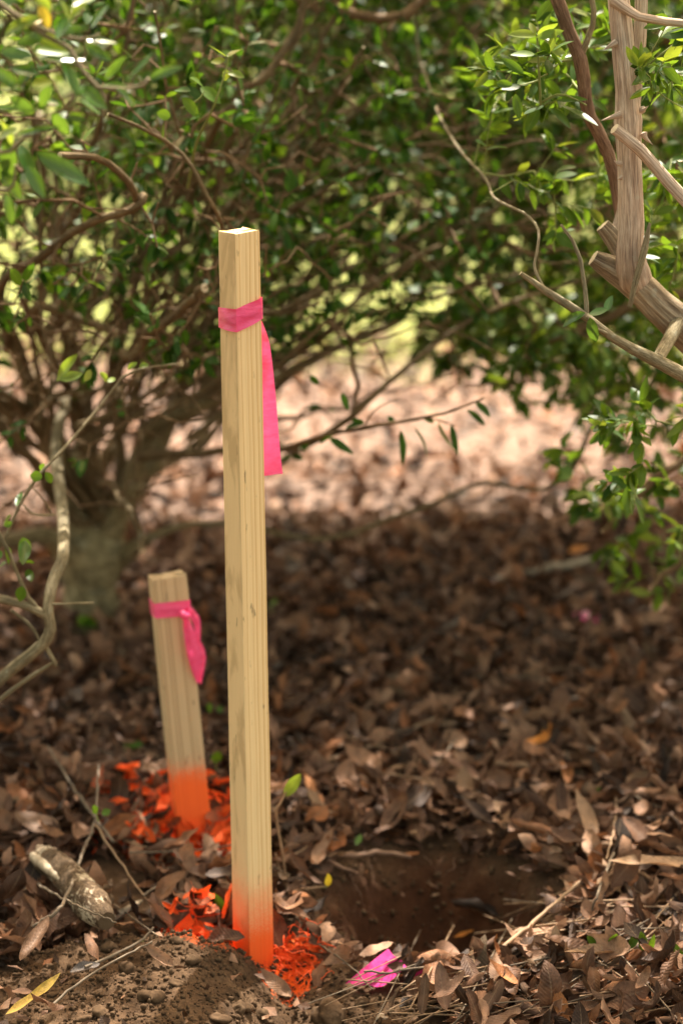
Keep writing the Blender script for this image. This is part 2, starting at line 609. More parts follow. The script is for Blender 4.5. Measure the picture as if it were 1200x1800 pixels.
def ground_mat():
    m, nt = mat_new('soil_and_lawn')
    t = NT(nt)
    tex = t.n('ShaderNodeTexCoord').outputs['Object']
    sx = t.n('ShaderNodeSeparateXYZ')
    t.l(tex, sx.inputs[0])
    n1 = t.noise(tex, 18, 7, 0.62)
    n2 = t.noise(tex, 160, 5, 0.65)
    n3 = t.noise(tex, 3.0, 4, 0.6)
    soil = t.ramp(n1, [(0.3, (0.044, 0.025, 0.013)), (0.52, (0.080, 0.047, 0.025)), (0.75, (0.125, 0.078, 0.044))])
    soil = t.mix(0.7, soil, t.ramp(n2, [(0.3, (0.55, 0.53, 0.5)), (0.7, (1.35, 1.3, 1.25))]), 'MULTIPLY')
    # red subsoil laid open in the pit
    sub = t.ramp(n1, [(0.3, (0.040, 0.016, 0.007)), (0.7, (0.105, 0.043, 0.019))])
    hx = t.math('DIVIDE', t.math('SUBTRACT', sx.outputs[0], HOLE_C[0]), HOLE_R[0])
    hy = t.math('DIVIDE', t.math('SUBTRACT', sx.outputs[1], HOLE_C[1]), HOLE_R[1])
    hr = t.math('SQRT', t.math('ADD', t.math('MULTIPLY', hx, hx), t.math('MULTIPLY', hy, hy)))
    hm = t.ramp(t.math('ADD', hr, t.math('MULTIPLY', t.math('SUBTRACT', n1, 0.5), 0.5)), [(0.75, (1, 1, 1)), (1.0, (0, 0, 0))])
    c = t.mix(hm, soil, sub)
    # leaf mould away from the dig
    lit = t.ramp(t.noise(tex, 26, 5, 0.7), [(0.3, (0.10, 0.064, 0.048)), (0.5, (0.21, 0.143, 0.112)), (0.72, (0.33, 0.24, 0.19))])
    far = t.ramp(t.math('ADD', sx.outputs[1], t.math('MULTIPLY', n3, 0.5)), [(0.0, (0, 0, 0)), (1, (1, 1, 1))])
    mr = t.n('ShaderNodeMapRange')
    mr.inputs[1].default_value = 3.6
    mr.inputs[2].default_value = 4.4
    t.l(sx.outputs[1], mr.inputs[0])
    c = t.mix(mr.outputs[0], c, lit)
    # lawn beyond the litter
    lawn = t.ramp(t.noise(tex, 9, 6, 0.7), [(0.3, (0.13, 0.16, 0.045)), (0.55, (0.24, 0.26, 0.09)), (0.75, (0.40, 0.37, 0.18))])
    mr2 = t.n('ShaderNodeMapRange')
    mr2.inputs[1].default_value = 6.7
    mr2.inputs[2].default_value = 7.4
    t.l(t.math('ADD', sx.outputs[1], t.math('MULTIPLY', t.math('SUBTRACT', n3, 0.5), 1.6)), mr2.inputs[0])
    c = t.mix(mr2.outputs[0], c, lawn)
    # overspray of marking paint round the two stakes
    for (cx, cy, r0) in PAINT_SPOTS:
        ddx = t.math('SUBTRACT', sx.outputs[0], cx)
        ddy = t.math('MULTIPLY', t.math('SUBTRACT', sx.outputs[1], cy), 0.75)
        dd = t.math('SQRT', t.math('ADD', t.math('MULTIPLY', ddx, ddx), t.math('MULTIPLY', ddy, ddy)))
        dd = t.math('ADD', dd, t.math('MULTIPLY', t.math('SUBTRACT', n2, 0.5), 0.09))
        mp = t.n('ShaderNodeMapRange')
        mp.inputs[1].default_value = r0 * 1.1
        mp.inputs[2].default_value = r0 * 0.6
        t.l(dd, mp.inputs[0])
        c = t.mix(mp.outputs[0], c, ORANGE)
    h = t.math('ADD', t.math('MULTIPLY', n1, 0.6), t.math('MULTIPLY', n2, 0.5))
    t.out(t.principled(c, 0.95, t.bump(h, 0.8, 0.008), 0.15))
    return m


STAKE_BASE = at(444, 1692, 3.03)
SHORT_BASE = at(345, 1476, 3.44)
PAINT_SPOTS = [(-0.07, 3.03, 0.045), (-0.19, 3.05, 0.07), (SHORT_BASE[0] - 0.02, 3.47, 0.105)]

M = {}
M['ground'] = ground_mat()
M['leaf_dark'] = green_leaf('dark_green_leaf', [(0, (0.010, 0.038, 0.004)), (0.4, (0.017, 0.060, 0.006)), (0.8, (0.032, 0.086, 0.008)), (0.95, (0.06, 0.115, 0.012)), (1, (0.11, 0.08, 0.03))], 0.24, (0.17, 0.36, 0.015), 0.5, 0.12)
M['leaf_mid'] = green_leaf('mid_green_leaf', [(0, (0.018, 0.062, 0.008)), (0.5, (0.032, 0.095, 0.012)), (1, (0.085, 0.15, 0.014))], 0.34, (0.30, 0.48, 0.02), 0.42, 0.22)
M['leaf_fresh'] = green_leaf('fresh_green_leaf', [(0, (0.10, 0.20, 0.03)), (0.6, (0.16, 0.25, 0.04)), (1, (0.22, 0.24, 0.03))], 0.40, (0.42, 0.52, 0.03))
M['leaf_gloss'] = green_leaf('glossy_green_leaf', [(0, (0.020, 0.075, 0.018)), (0.6, (0.030, 0.100, 0.022)), (1, (0.06, 0.14, 0.022))], 0.25, (0.30, 0.50, 0.03), 0.2, 0.5)
M['leaf_yellow'] = green_leaf('yellow_leaf', [(0, (0.45, 0.34, 0.02)), (1, (0.60, 0.42, 0.04))], 0.45, (0.8, 0.6, 0.04))
LIT = [(0, (0.030, 0.017, 0.010)), (0.2, (0.066, 0.032, 0.017)), (0.45, (0.135, 0.066, 0.036)), (0.65, (0.21, 0.110, 0.062)), (0.82, (0.33, 0.195, 0.12)), (0.93, (0.24, 0.085, 0.026)), (1, (0.13, 0.09, 0.055))]
M['litter'] = dead_leaf('dead_leaf_mix', LIT)
M['dead_tan'] = dead_leaf('dead_leaf_tan', [(0, (0.27, 0.165, 0.095)), (1, (0.36, 0.23, 0.135))])
M['dead_brown'] = dead_leaf('dead_leaf_brown', [(0, (0.09, 0.05, 0.028)), (1, (0.17, 0.093, 0.053))])
M['dead_dark'] = dead_leaf('dead_leaf_dark', [(0, (0.035, 0.021, 0.014)), (1, (0.07, 0.04, 0.026))])
M['dead_rust'] = dead_leaf('dead_leaf_rust', [(0, (0.30, 0.11, 0.035)), (1, (0.40, 0.17, 0.06))])
M['dead_pink'] = dead_leaf('dead_leaf_pinkish', [(0, (0.2, 0.112, 0.072)), (1, (0.28, 0.16, 0.105))])
M['dead_grey'] = dead_leaf('dead_leaf_grey', [(0, (0.14, 0.12, 0.11)), (1, (0.20, 0.17, 0.155))])
M['dead_orange'] = dead_leaf('dead_leaf_orange', [(0, (0.55, 0.19, 0.03)), (1, (0.62, 0.24, 0.04))])
M['dead_yellow'] = dead_leaf('dead_leaf_yellow', [(0, (0.40, 0.27, 0.05)), (1, (0.48, 0.33, 0.07))])
M['painted'] = dead_leaf('painted_dead_leaf', [(0, (0.12, 0.06, 0.04)), (1, (0.2, 0.1, 0.06))], 0.6, 0.1, (ORANGE, 0.30))
M['half_painted'] = dead_leaf('half_painted_dead_leaf', [(0, (0.10, 0.05, 0.03)), (1, (0.22, 0.12, 0.07))], 0.6, 0.1, (ORANGE, 0.50))
M['paint_root'] = plain('painted_root', (0.80, 0.075, 0.012), (0.97, 0.13, 0.02), 80, 0.6)
M['bark_shrub'] = bark('shrub_bark', (0.13, 0.10, 0.052), (0.30, 0.245, 0.135), (0.46, 0.39, 0.235), 16, 0.4, 1.0, 0.008, None, 0.35)
M['bark_limb_shaded'] = bark('shaded_limb_bark', (0.075, 0.051, 0.026), (0.165, 0.118, 0.061), (0.28, 0.21, 0.118), 22, 0.3, 0.6, 0.003, None, 0.25)  # shrub bark darkened for the limbs, their shade put into the colour
M['bark_twig'] = bark('twig_bark', (0.085, 0.050, 0.025), (0.175, 0.108, 0.055), (0.29, 0.20, 0.112), 30)
M['bark_grey'] = bark('grey_stem_bark', (0.12, 0.095, 0.055), (0.24, 0.20, 0.12), (0.38, 0.33, 0.22), 30, 0.3, 0.6, 0.002, None, 0.3)
M['bark_thorn'] = bark('pinkish_thorn_bark', (0.30, 0.205, 0.150), (0.50, 0.385, 0.295), (0.70, 0.60, 0.50), 24, 0.10, 0.5, 0.002, None, 0.25)
M['bark_rust'] = bark('rusty_twig_bark', (0.085, 0.045, 0.028), (0.19, 0.115, 0.074), (0.30, 0.20, 0.14), 30, 0.2)
M['bark_log'] = bark('weathered_log_bark', (0.095, 0.062, 0.038), (0.33, 0.255, 0.17), (0.58, 0.49, 0.36), 20, 0.07, 1.0, 0.008, None, 0.3)
M['bark_rot'] = bark('rotten_bark', (0.055, 0.035, 0.020), (0.135, 0.088, 0.050), (0.22, 0.15, 0.09), 26, 0.6, 1.0, 0.006, (0.58, 0.49, 0.35))
M['cut_wood'] = plain('cut_wood', (0.50, 0.39, 0.24), (0.66, 0.55, 0.37), 160)
M['pale_wood'] = plain('pale_bare_wood', (0.20, 0.14, 0.085), (0.54, 0.45, 0.32), 70, 0.75, 0.5)
M['stem_green'] = plain('green_stem', (0.16, 0.20, 0.05), (0.24, 0.26, 0.08), 60)
M['dry_stem'] = plain('dry_stem', (0.20, 0.125, 0.07), (0.36, 0.235, 0.135), 40)
M['grey_twig'] = plain('grey_twig', (0.09, 0.065, 0.042), (0.20, 0.15, 0.10), 50)
M['root'] = plain('fine_root', (0.14, 0.075, 0.045), (0.27, 0.16, 0.10), 60)
M['clod'] = plain('dry_soil_clod', (0.048, 0.028, 0.015), (0.112, 0.069, 0.038), 90, 0.95, 0.6, 0.1)
M['clod_light'] = plain('pale_soil_clod', (0.24, 0.175, 0.12), (0.40, 0.31, 0.22), 90, 0.95, 0.5, 0.1)
M['pink'] = ribbon_mat('pink_ribbon', (1.0, 0.085, 0.25), (1.0, 0.125, 0.33))
M['magenta'] = ribbon_mat('magenta_ribbon', (0.80, 0.030, 0.24), (0.90, 0.055, 0.32))
M['wood_tall'] = wood('tall_stake_pine', (0.23, 0.015), (0.93, 0.695, 0.37), (0.60, 0.31, 0.075), (0.50, 0.325, 0.13), 0.098, 0.05, 0.6)
M['wood_short'] = wood('short_stake_pine', (0.12, 0.06), (0.60, 0.43, 0.25), (0.33, 0.20, 0.09), (0.40, 0.30, 0.15), 0.122, 0.016, 0.30)
M['grass'] = green_leaf('lawn_blade', [(0, (0.09, 0.13, 0.03)), (1, (0.24, 0.26, 0.08))], 0.4)

# ------------------------------------------------------------------ ground
def axis(lo, hi, step, ext, grow=1.18):
    a = list(np.arange(lo, hi + step / 2, step))
    s, x = step, hi
    up = []
    while x < ext:
        s *= grow
        x += s
        up.append(x)
    s, x = step, lo
    dn = []
    while x > -ext:
        s *= grow
        x -= s
        dn.append(x)
    return np.array(dn[::-1] + a + up)


gx, gy = axis(-0.62, 0.72, 0.0042, 90), axis(2.62, 3.62, 0.0042, 90)
GX, GY = np.meshgrid(gx, gy, indexing='ij')
GZ = gh(GX, GY)
fade = 1 - sstep(9, 30, np.hypot(GX, GY))
GZ = GZ * fade
mb = MB()
nx, ny = GX.shape
I, J = np.meshgrid(np.arange(nx - 1), np.arange(ny - 1), indexing='ij')
F = np.stack([I * ny + J, (I + 1) * ny + J, (I + 1) * ny + J + 1, I * ny + J + 1], -1).reshape(-1, 4)
mb.add(np.stack([GX, GY, GZ], -1).reshape(-1, 3), F)
tag(mb.build('ground', M['ground']), 'brown soil with a dug pit and lawn far behind', 'ground', kind='structure')


# ------------------------------------------------------------------ leaf litter
def litter_keep(x, y, p_soil=0.02):
    k = rng.random(len(x)) > np.minimum(1, soil_mask(x, y) * 1.6) * (1 - p_soil)
    for (cx, cy, r) in ((-0.115, 3.03, 0.055), (-0.215, 3.44, 0.05), (-0.36, 3.33, 0.05), (-0.34, 3.27, 0.05), (-0.315, 3.21, 0.05), (-0.295, 3.16, 0.045), (0.03, 2.93, 0.05), (-0.255, 3.50, 0.06), (-0.20, 3.50, 0.05), (-0.18, 3.42, 0.04), (-0.20, 3.37, 0.05)):
        k &= np.hypot(x - cx, y - cy) > r
    return k


def in_wedge(x, y, pad=0.35):
    return np.abs(x) < 0.155 * y + pad


def scatter(n, y0, y1, pad):
    y = np.sqrt(rng.random(n) * (y1 ** 2 - y0 ** 2) + y0 ** 2)
    x = (rng.random(n) * 2 - 1) * (0.155 * y + pad)
    return x, y


def rand_frames(n, tilt):
    a = rng.random(n) * 2 * math.pi
    up = np.stack([rng.standard_normal(n) * tilt, rng.standard_normal(n) * tilt, np.ones(n)], -1)
    up = norm(up) * np.where(rng.random(n) < 0.35, -1, 1)[:, None]
    d = np.stack([np.cos(a), np.sin(a), rng.standard_normal(n) * tilt * 0.6], -1)
    return d, up


mb = MB()
for (n, y0, y1, pad, lo, hi, nu, nv, tilt) in ((5400, 2.55, 3.7, 0.25, 0.028, 0.085, 8, 4, 0.6), (7600, 3.7, 5.2, 0.35, 0.03, 0.08, 6, 3, 0.6), (900, 5.2, 5.7, 0.6, 0.045, 0.09, 4, 2, 0.5), (2600, 5.6, 7.3, 0.6, 0.04, 0.08, 4, 2, 0.22)):
    x, y = scatter(n, y0, y1, pad)
    k = litter_keep(x, y)
    x, y = x[k], y[k]
    n = len(x)
    L = rng.uniform(lo, hi, n)
    lift = rng.random(n) ** 1.6 * 0.04
    d, up = rand_frames(n, tilt)
    z = gh(x, y) + 0.006 + lift + 0.25 * L * np.abs(d[:, 2])
    pos = np.stack([x, y, z], -1) - norm(d) * (L / 2)[:, None]
    leaves(mb, pos, d, up, L, L * rng.uniform(0.22, 0.58, n), rng.normal(0.3, 1.1, n), np.abs(rng.normal(0.8, 0.9, n)), rng.normal(0, 1.1, n), nu, nv, 0, 0.05, rng.uniform(0.7, 1.15, (n, 1, 1)))
# crumbled fragments between them
x, y = scatter(11000, 2.6, 4.6, 0.2)
k = litter_keep(x, y, 0.12)
x, y = x[k], y[k]
n = len(x)
L = rng.uniform(0.008, 0.026, n)
d, up = rand_frames(n, 0.6)
leaves(mb, np.stack([x, y, gh(x, y) + 0.004 + rng.random(n) * 0.02], -1), d, up, L, L * rng.uniform(0.4, 0.9, n), rng.normal(0, 0.8, n), rng.normal(0.3, 0.6, n), 0, 2, 2)
tag(mb.build('leaf_litter', M['litter']), 'carpet of dead brown leaves covering the ground', 'leaf litter', kind='stuff')

# soil crumbs on the heap and pit
ico = bpy.data.meshes.new('tmp')
import bmesh
bm = bmesh.new()
bmesh.ops.create_icosphere(bm, subdivisions=1, radius=1)
ICO1V = np.array([v.co[:] for v in bm.verts])
ICO1F = np.array([[v.index for v in f.verts] for f in bm.faces])
bm.free()
bm = bmesh.new()
bmesh.ops.create_icosphere(bm, subdivisions=3, radius=1)
ICO3V = np.array([v.co[:] for v in bm.verts])
ICO3F = np.array([[v.index for v in f.verts] for f in bm.faces])
bm.free()
bpy.data.meshes.remove(ico)

mb = MB()
x = rng.uniform(-0.55, 0.35, 26000)
y = rng.uniform(2.66, 3.45, 26000)
k = rng.random(len(x)) < soil_mask(x, y) * np.where(hole_r(x, y) < 1.05, 0.35, 1.0)
x, y = x[k], y[k]
n = len(x)
s = 0.0007 + 0.0038 * rng.random(n) ** 5
s = s * np.where(hole_r(x, y) < 1.0, 1.5, 1.0)
sv = ICO1V[None] * (1 + 0.28 * rng.standard_normal((n, len(ICO1V), 1))) * rng.uniform(0.7, 1.25, (n, 1, 3)) * s[:, None, None]
sv += np.stack([x, y, gh(x, y) + s * 0.35], -1)[:, None, :]
fi = (ICO1F[None] + (np.arange(n) * len(ICO1V))[:, None, None]).reshape(-1, 3)
mb.add(sv.reshape(-1, 3), fi)
tag(mb.build('soil_crumbs', M['clod']), 'loose crumbs of dug soil on the heap before the tall stake', 'soil crumbs', kind='stuff')


def clod(name, c, size, mat, label, group=None):
    nn = np.zeros(len(ICO3V))
    for o in range(4):
        q = rng.standard_normal((3,)) * (1.6 * 1.9 ** o)
        q2 = rng.standard_normal((3,)) * (1.6 * 1.9 ** o)
        nn += (np.sin(ICO3V @ q + rng.random() * 6) + np.sin(ICO3V @ q2 + rng.random() * 6)) * 0.16 / 1.6 ** o
    v = ICO3V * (1 + nn)[:, None] * (np.array([1, 0.85, 0.65]) * rng.uniform(0.8, 1.2, 3)) * size
    m_ = MB()
    m_.add(v + np.asarray(c), ICO3F)
    o = m_.build(name, mat, origin=c)
    o.rotation_euler = (0, 0, rng.random() * 6)
    return tag(o, label, 'dirt clod', group)


for i in range(30):
    px, py = rng.uniform(30, 690), 0
    c = at(px, 1720, 2.9)
    y = rng.uniform(2.70, 2.95)
    x = c[0]
    s = rng.uniform(0.005, 0.012)
    clod('dirt_clod', (x, y, float(gh(x, y)) + s * 0.35), s, M['clod'], 'small brown clod of dug soil on the heap', 'clods on the soil heap')


def on_ground(px, py, dz=0.0, it=5):
    """the point of the ground that the photograph shows at (px, py)"""
    yc = (900 - py) / FPX
    xc = (px - 600) / FPX
    t = np.linspace(2.2, 7.5, 5300)
    x, y, z = t * xc, t * (CP + yc * SP), CAM_H - t * (SP - yc * CP)
    k = int(np.argmax(z <= gh(x, y) + dz))
    return np.array([x[k], y[k], float(gh(x[k], y[k])) + dz])


c = on_ground(575, 1785)
clod('dirt_clod', c, 0.026, M['clod'], 'largest lump of soil at the bottom edge of the heap')
c = on_ground(500, 1752)
clod('dirt_clod', c, 0.017, M['clod'], 'rounded soil lump just below the foot of the tall stake')
c = on_ground(672, 1790)
clod('pebble', c, 0.010, M['clod_light'], 'pale chalky pebble at the bottom beside a curled leaf')['category'] = 'pebble'

# ------------------------------------------------------------------ stakes
def stake(post_mat, base, top, ang, w, d, tap, below, label):
    """square post from base to top, turned by ang about its axis; its own z runs up the post from the base"""
    base, top = Vector(base), Vector(top)
    H = (top - base).length
    root = empty('wooden_stake', label, 'wooden stake', 'wooden survey stakes')
    zax = (top - base).normalized()
    xax = Vector((math.cos(ang), math.sin(ang), 0))
    xax = (xax - zax * xax.dot(zax)).normalized()
    yax = zax.cross(xax)
    root.matrix_world = Matrix(((xax.x, yax.x, zax.x, base.x), (xax.y, yax.y, zax.y, base.y), (xax.z, yax.z, zax.z, base.z), (0, 0, 0, 1)))
    n = 60
    zs = np.concatenate([np.linspace(-below, H - 0.004, n), [H - 0.0012, H]])
    m_ = MB()
    ch = 0.0016
    prof = []
    for (sx_, sy_) in ((1, 1), (-1, 1), (-1, -1), (1, -1)):
        a = (sx_ * (w / 2), sy_ * (d / 2 - ch))
        b = (sx_ * (w / 2 - ch), sy_ * (d / 2))
        c_ = (sx_ * (w / 2 - 0.3 * ch), sy_ * (d / 2 - 0.3 * ch))
        prof += [a, c_, b] if sx_ * sy_ > 0 else [b, c_, a]
    prof = np.array(prof)
    k = len(prof)
    V = []
    for i, z in enumerate(zs):
        s = lerp(1.0, tap, z / H)
        jit = 1 + 0.006 * math.sin(z * 23 + 1) + 0.003 * rng.standard_normal()
        p = prof * s * jit
        if i >= n:
            p = prof * s * (1 - 0.012 * (i - n + 1))
        zc = np.full(k, z)
        if i >= n - 1:
            zc = zc + 0.0012 * rng.standard_normal(k) + p[:, 0] * 0.03
        V.append(np.column_stack([p, zc]))
    V = np.vstack(V)
    i, j = np.meshgrid(np.arange(len(zs) - 1), np.arange(k), indexing='ij')
    j2 = (j + 1) % k
    m_.add(V, np.stack([i * k + j, i * k + j2, (i + 1) * k + j2, (i + 1) * k + j], -1).reshape(-1, 4))
    ring = V[-k:]
    cen = ring.mean(0)
    rings = [ring, lerp(ring, cen, 0.4), lerp(ring, cen, 0.75)]
    VV = np.vstack(rings)
    VV[k:, 2] += 0.0009 * rng.standard_normal(2 * k)
    VV = np.vstack([VV, cen])
    f4 = [[r * k + q, r * k + (q + 1) % k, (r + 1) * k + (q + 1) % k, (r + 1) * k + q] for r in range(2) for q in range(k)]
    m_.add(VV, f4)
    m_.add(VV, [[2 * k + q, 2 * k + (q + 1) % k, 3 * k] for q in range(k)])
    post = m_.build('post', post_mat, root, smooth=False)
    return root, H, (xax, yax, zax)


tall_base = at(446, 1700, 3.035)
tall_top = at(420, 406, 3.06)
TA = R(36.7)
tall, TH, TF = stake(M['wood_tall'], tall_base, tall_top, TA, 0.0405, 0.0405, 0.955, 0.12,
                     'tall pale pine stake with a long pink ribbon and orange sprayed foot')
short_base = at(341, 1480, 3.44)
short_top = at(294, 1011, 3.47)
SA = R(14)
short, SH, SF = stake(M['wood_short'], short_base, short_top, SA, 0.0525, 0.043, 1.0, 0.10,
                      'short leaning pine stake with a knotted pink ribbon and orange foot')


def band(parent, w, d, zfun, hfun, mat, name='ribbon_band', off=0.0011, wr=0.0006):
    """ribbon wound once round a post; zfun(corner 0..4) gives the height of its middle at the four corners"""
    hw, hd = w / 2 + off, d / 2 + off
    cor = [(-hw, -hd), (hw, -hd), (hw, hd), (-hw, hd), (-hw, -hd)]
    m_ = MB()
    V = []
    nseg, nv = 14, 7
    for e in range(4):
        for i in range(nseg + (1 if e == 3 else 0)):
            t = i / nseg
            x, y = lerp(np.array(cor[e]), np.array(cor[e + 1]), t)
            zc = lerp(zfun[e], zfun[e + 1], t)
            hh = lerp(hfun[e], hfun[e + 1], t)
            nrm_ = np.array([(0, -1), (1, 0), (0, 1), (-1, 0)][e], float)
            bul = 1 + 0 * t
            for j in range(nv):
                q = j / (nv - 1) * 2 - 1
                wv = wr * (math.sin(q * 5 + e * 2 + t * 2.2) + 0.6 * math.sin(q * 9 + t * 5)) * math.sin(math.pi * t)
                V.append((x + nrm_[0] * (wv + wr * math.sin(math.pi * t)), y + nrm_[1] * (wv + wr * math.sin(math.pi * t)), zc + q * hh / 2 * bul))
    cols = len(V) // nv
    i, j = np.meshgrid(np.arange(cols - 1), np.arange(nv - 1), indexing='ij')
    m_.add(np.array(V), np.stack([i * nv + j, (i + 1) * nv + j, (i + 1) * nv + j + 1, i * nv + j + 1], -1).reshape(-1, 4))
    return m_.build(name, mat, parent)


def sheet(parent, left, right, mat, name, nu=26, nv=8, fold=0.0, inv=None, fr=1.0, thick=0.0):
    """ribbon whose two edges follow the world points left[] and right[]; small folds across it"""
    A, B = crom(left, nu), crom(right, nu)
    V = []
    for i in range(nu):
        for j in range(nv):
            t = j / (nv - 1)
            p = lerp(A[i], B[i], t)
            p = p + np.array([0, 1, 0]) * fold * math.sin(t * 5.5 * fr + i * 0.16) * (0.4 + 0.6 * math.sin(math.pi * t))
            V.append(p)
    V = np.array(V)
    if inv is not None:
        V = np.array([inv @ Vector(p) for p in V])
    i, j = np.meshgrid(np.arange(nu - 1), np.arange(nv - 1), indexing='ij')
    m_ = MB()
    m_.add(V, np.stack([i * nv + j, (i + 1) * nv + j, (i + 1) * nv + j + 1, i * nv + j + 1], -1).reshape(-1, 4))
    return m_.build(name, mat, parent)


def zheight(root, px, py, Y):
    return (root.matrix_world.inverted() @ Vector(at(px, py, Y))).z


bpy.context.view_layer.update()
# post local corners: (-,-) is the corner nearest the lens turned ... front edge; x axis runs along the right face
zl, zf, zr = zheight(tall, 384, 556, 3.07), zheight(tall, 417, 560, 3.045), zheight(tall, 460, 537, 3.07)
s_ = lerp(1.0, 0.955, zf / TH)
b1 = band(tall, 0.0405 * s_, 0.0405 * s_, [zf, zr, lerp(zr, zl, 0.5), zl, zf], [0.030, 0.028, 0.026, 0.026, 0.030], M['pink'], wr=0.0018)
inv = tall.matrix_world.inverted()
YB = 3.085
sheet(tall, [at(455, 560, YB - 0.005), at(458, 620, YB), at(460, 720, YB), at(461, 790, YB), at(464, 836, YB)],
      [at(461, 566, YB - 0.005), at(474, 605, YB + 0.004), at(484, 690, YB + 0.008), at(492, 790, YB + 0.012), at(497, 833, YB + 0.013)],
      M['pink'], 'ribbon_tail', 30, 8, 0.0022, inv, 0.6)

zl, zf, zr = zheight(short, 263, 1069, 3.46), zheight(short, 318, 1070, 3.45), zheight(short, 337, 1063, 3.47)
b2 = band(short, 0.0525, 0.043, [zl, zf, zr, lerp(zl, zr, 0.5), zl], [0.023, 0.024, 0.024, 0.023, 0.023], M['pink'], wr=0.0007)
inv = short.matrix_world.inverted()
YK = 3.432
k_ = MB()
tube(k_, crom([at(318, 1074, YK + 0.004), at(323, 1082, YK - 0.004), at(334, 1082, YK + 0.002)], 8), [0.002, 0.005, 0.0055, 0.006, 0.0055, 0.005, 0.004, 0.002], 8, 0, lump=0.12)
for a in k_.v:
    a[:] = np.array([inv @ Vector(p) for p in a.astype(float)], np.float32)
k_.build('ribbon_knot', M['pink'], short)
sheet(short, [at(322, 1080, YK), at(323, 1110, YK - 0.004), at(327, 1140, YK - 0.003), at(335, 1172, YK + 0.004), at(346, 1200, YK + 0.01)],
      [at(329, 1080, YK), at(340, 1105, YK + 0.002), at(353, 1128, YK + 0.010), at(362, 1155, YK + 0.012), at(354, 1203, YK + 0.012)],
      M['pink'], 'ribbon_tail', 28, 9, 0.004, inv, 1.1)
sheet(short, [at(328, 1078, YK + 0.003), at(338, 1092, YK + 0.010), at(344, 1112, YK + 0.016), at(346, 1130, YK + 0.022)],
      [at(336, 1066, YK + 0.010), at(350, 1084, YK + 0.020), at(353, 1100, YK + 0.026), at(352, 1132, YK + 0.028)],
      M['pink'], 'ribbon_tail', 18, 6, 0.002, inv, 1.2)

# ------------------------------------------------------------------ vegetation helpers
def px_path(rows, n=None, wob=0.0):
    """rows of (px, py, Y, radius in photograph pixels) -> resampled world points and radii"""
    P = np.array([[*at(a, b, c), r * mpp(b, c)] for (a, b, c, r) in rows])
    ln = np.linalg.norm(np.diff(P[:, :3], axis=0), axis=1).sum()
    n = n or max(6, int(ln / 0.025))
    Q = crom(P, n)
    if wob:
        nz = rng.standard_normal((n + 12, 3))
        nz = sum(nz[k:k + n] * w_ for k, w_ in enumerate((1, 2, 3, 4, 4, 3, 2, 1))) / 7.7
        nz *= np.minimum(1, np.minimum(np.arange(n), np.arange(n)[::-1]) / 4.0)[:, None]
        Q[:, :3] += nz * wob * 2.2 + rng.standard_normal((n, 3)) * wob * 0.15
    return Q[:, :3], np.maximum(Q[:, 3], 0.0004)


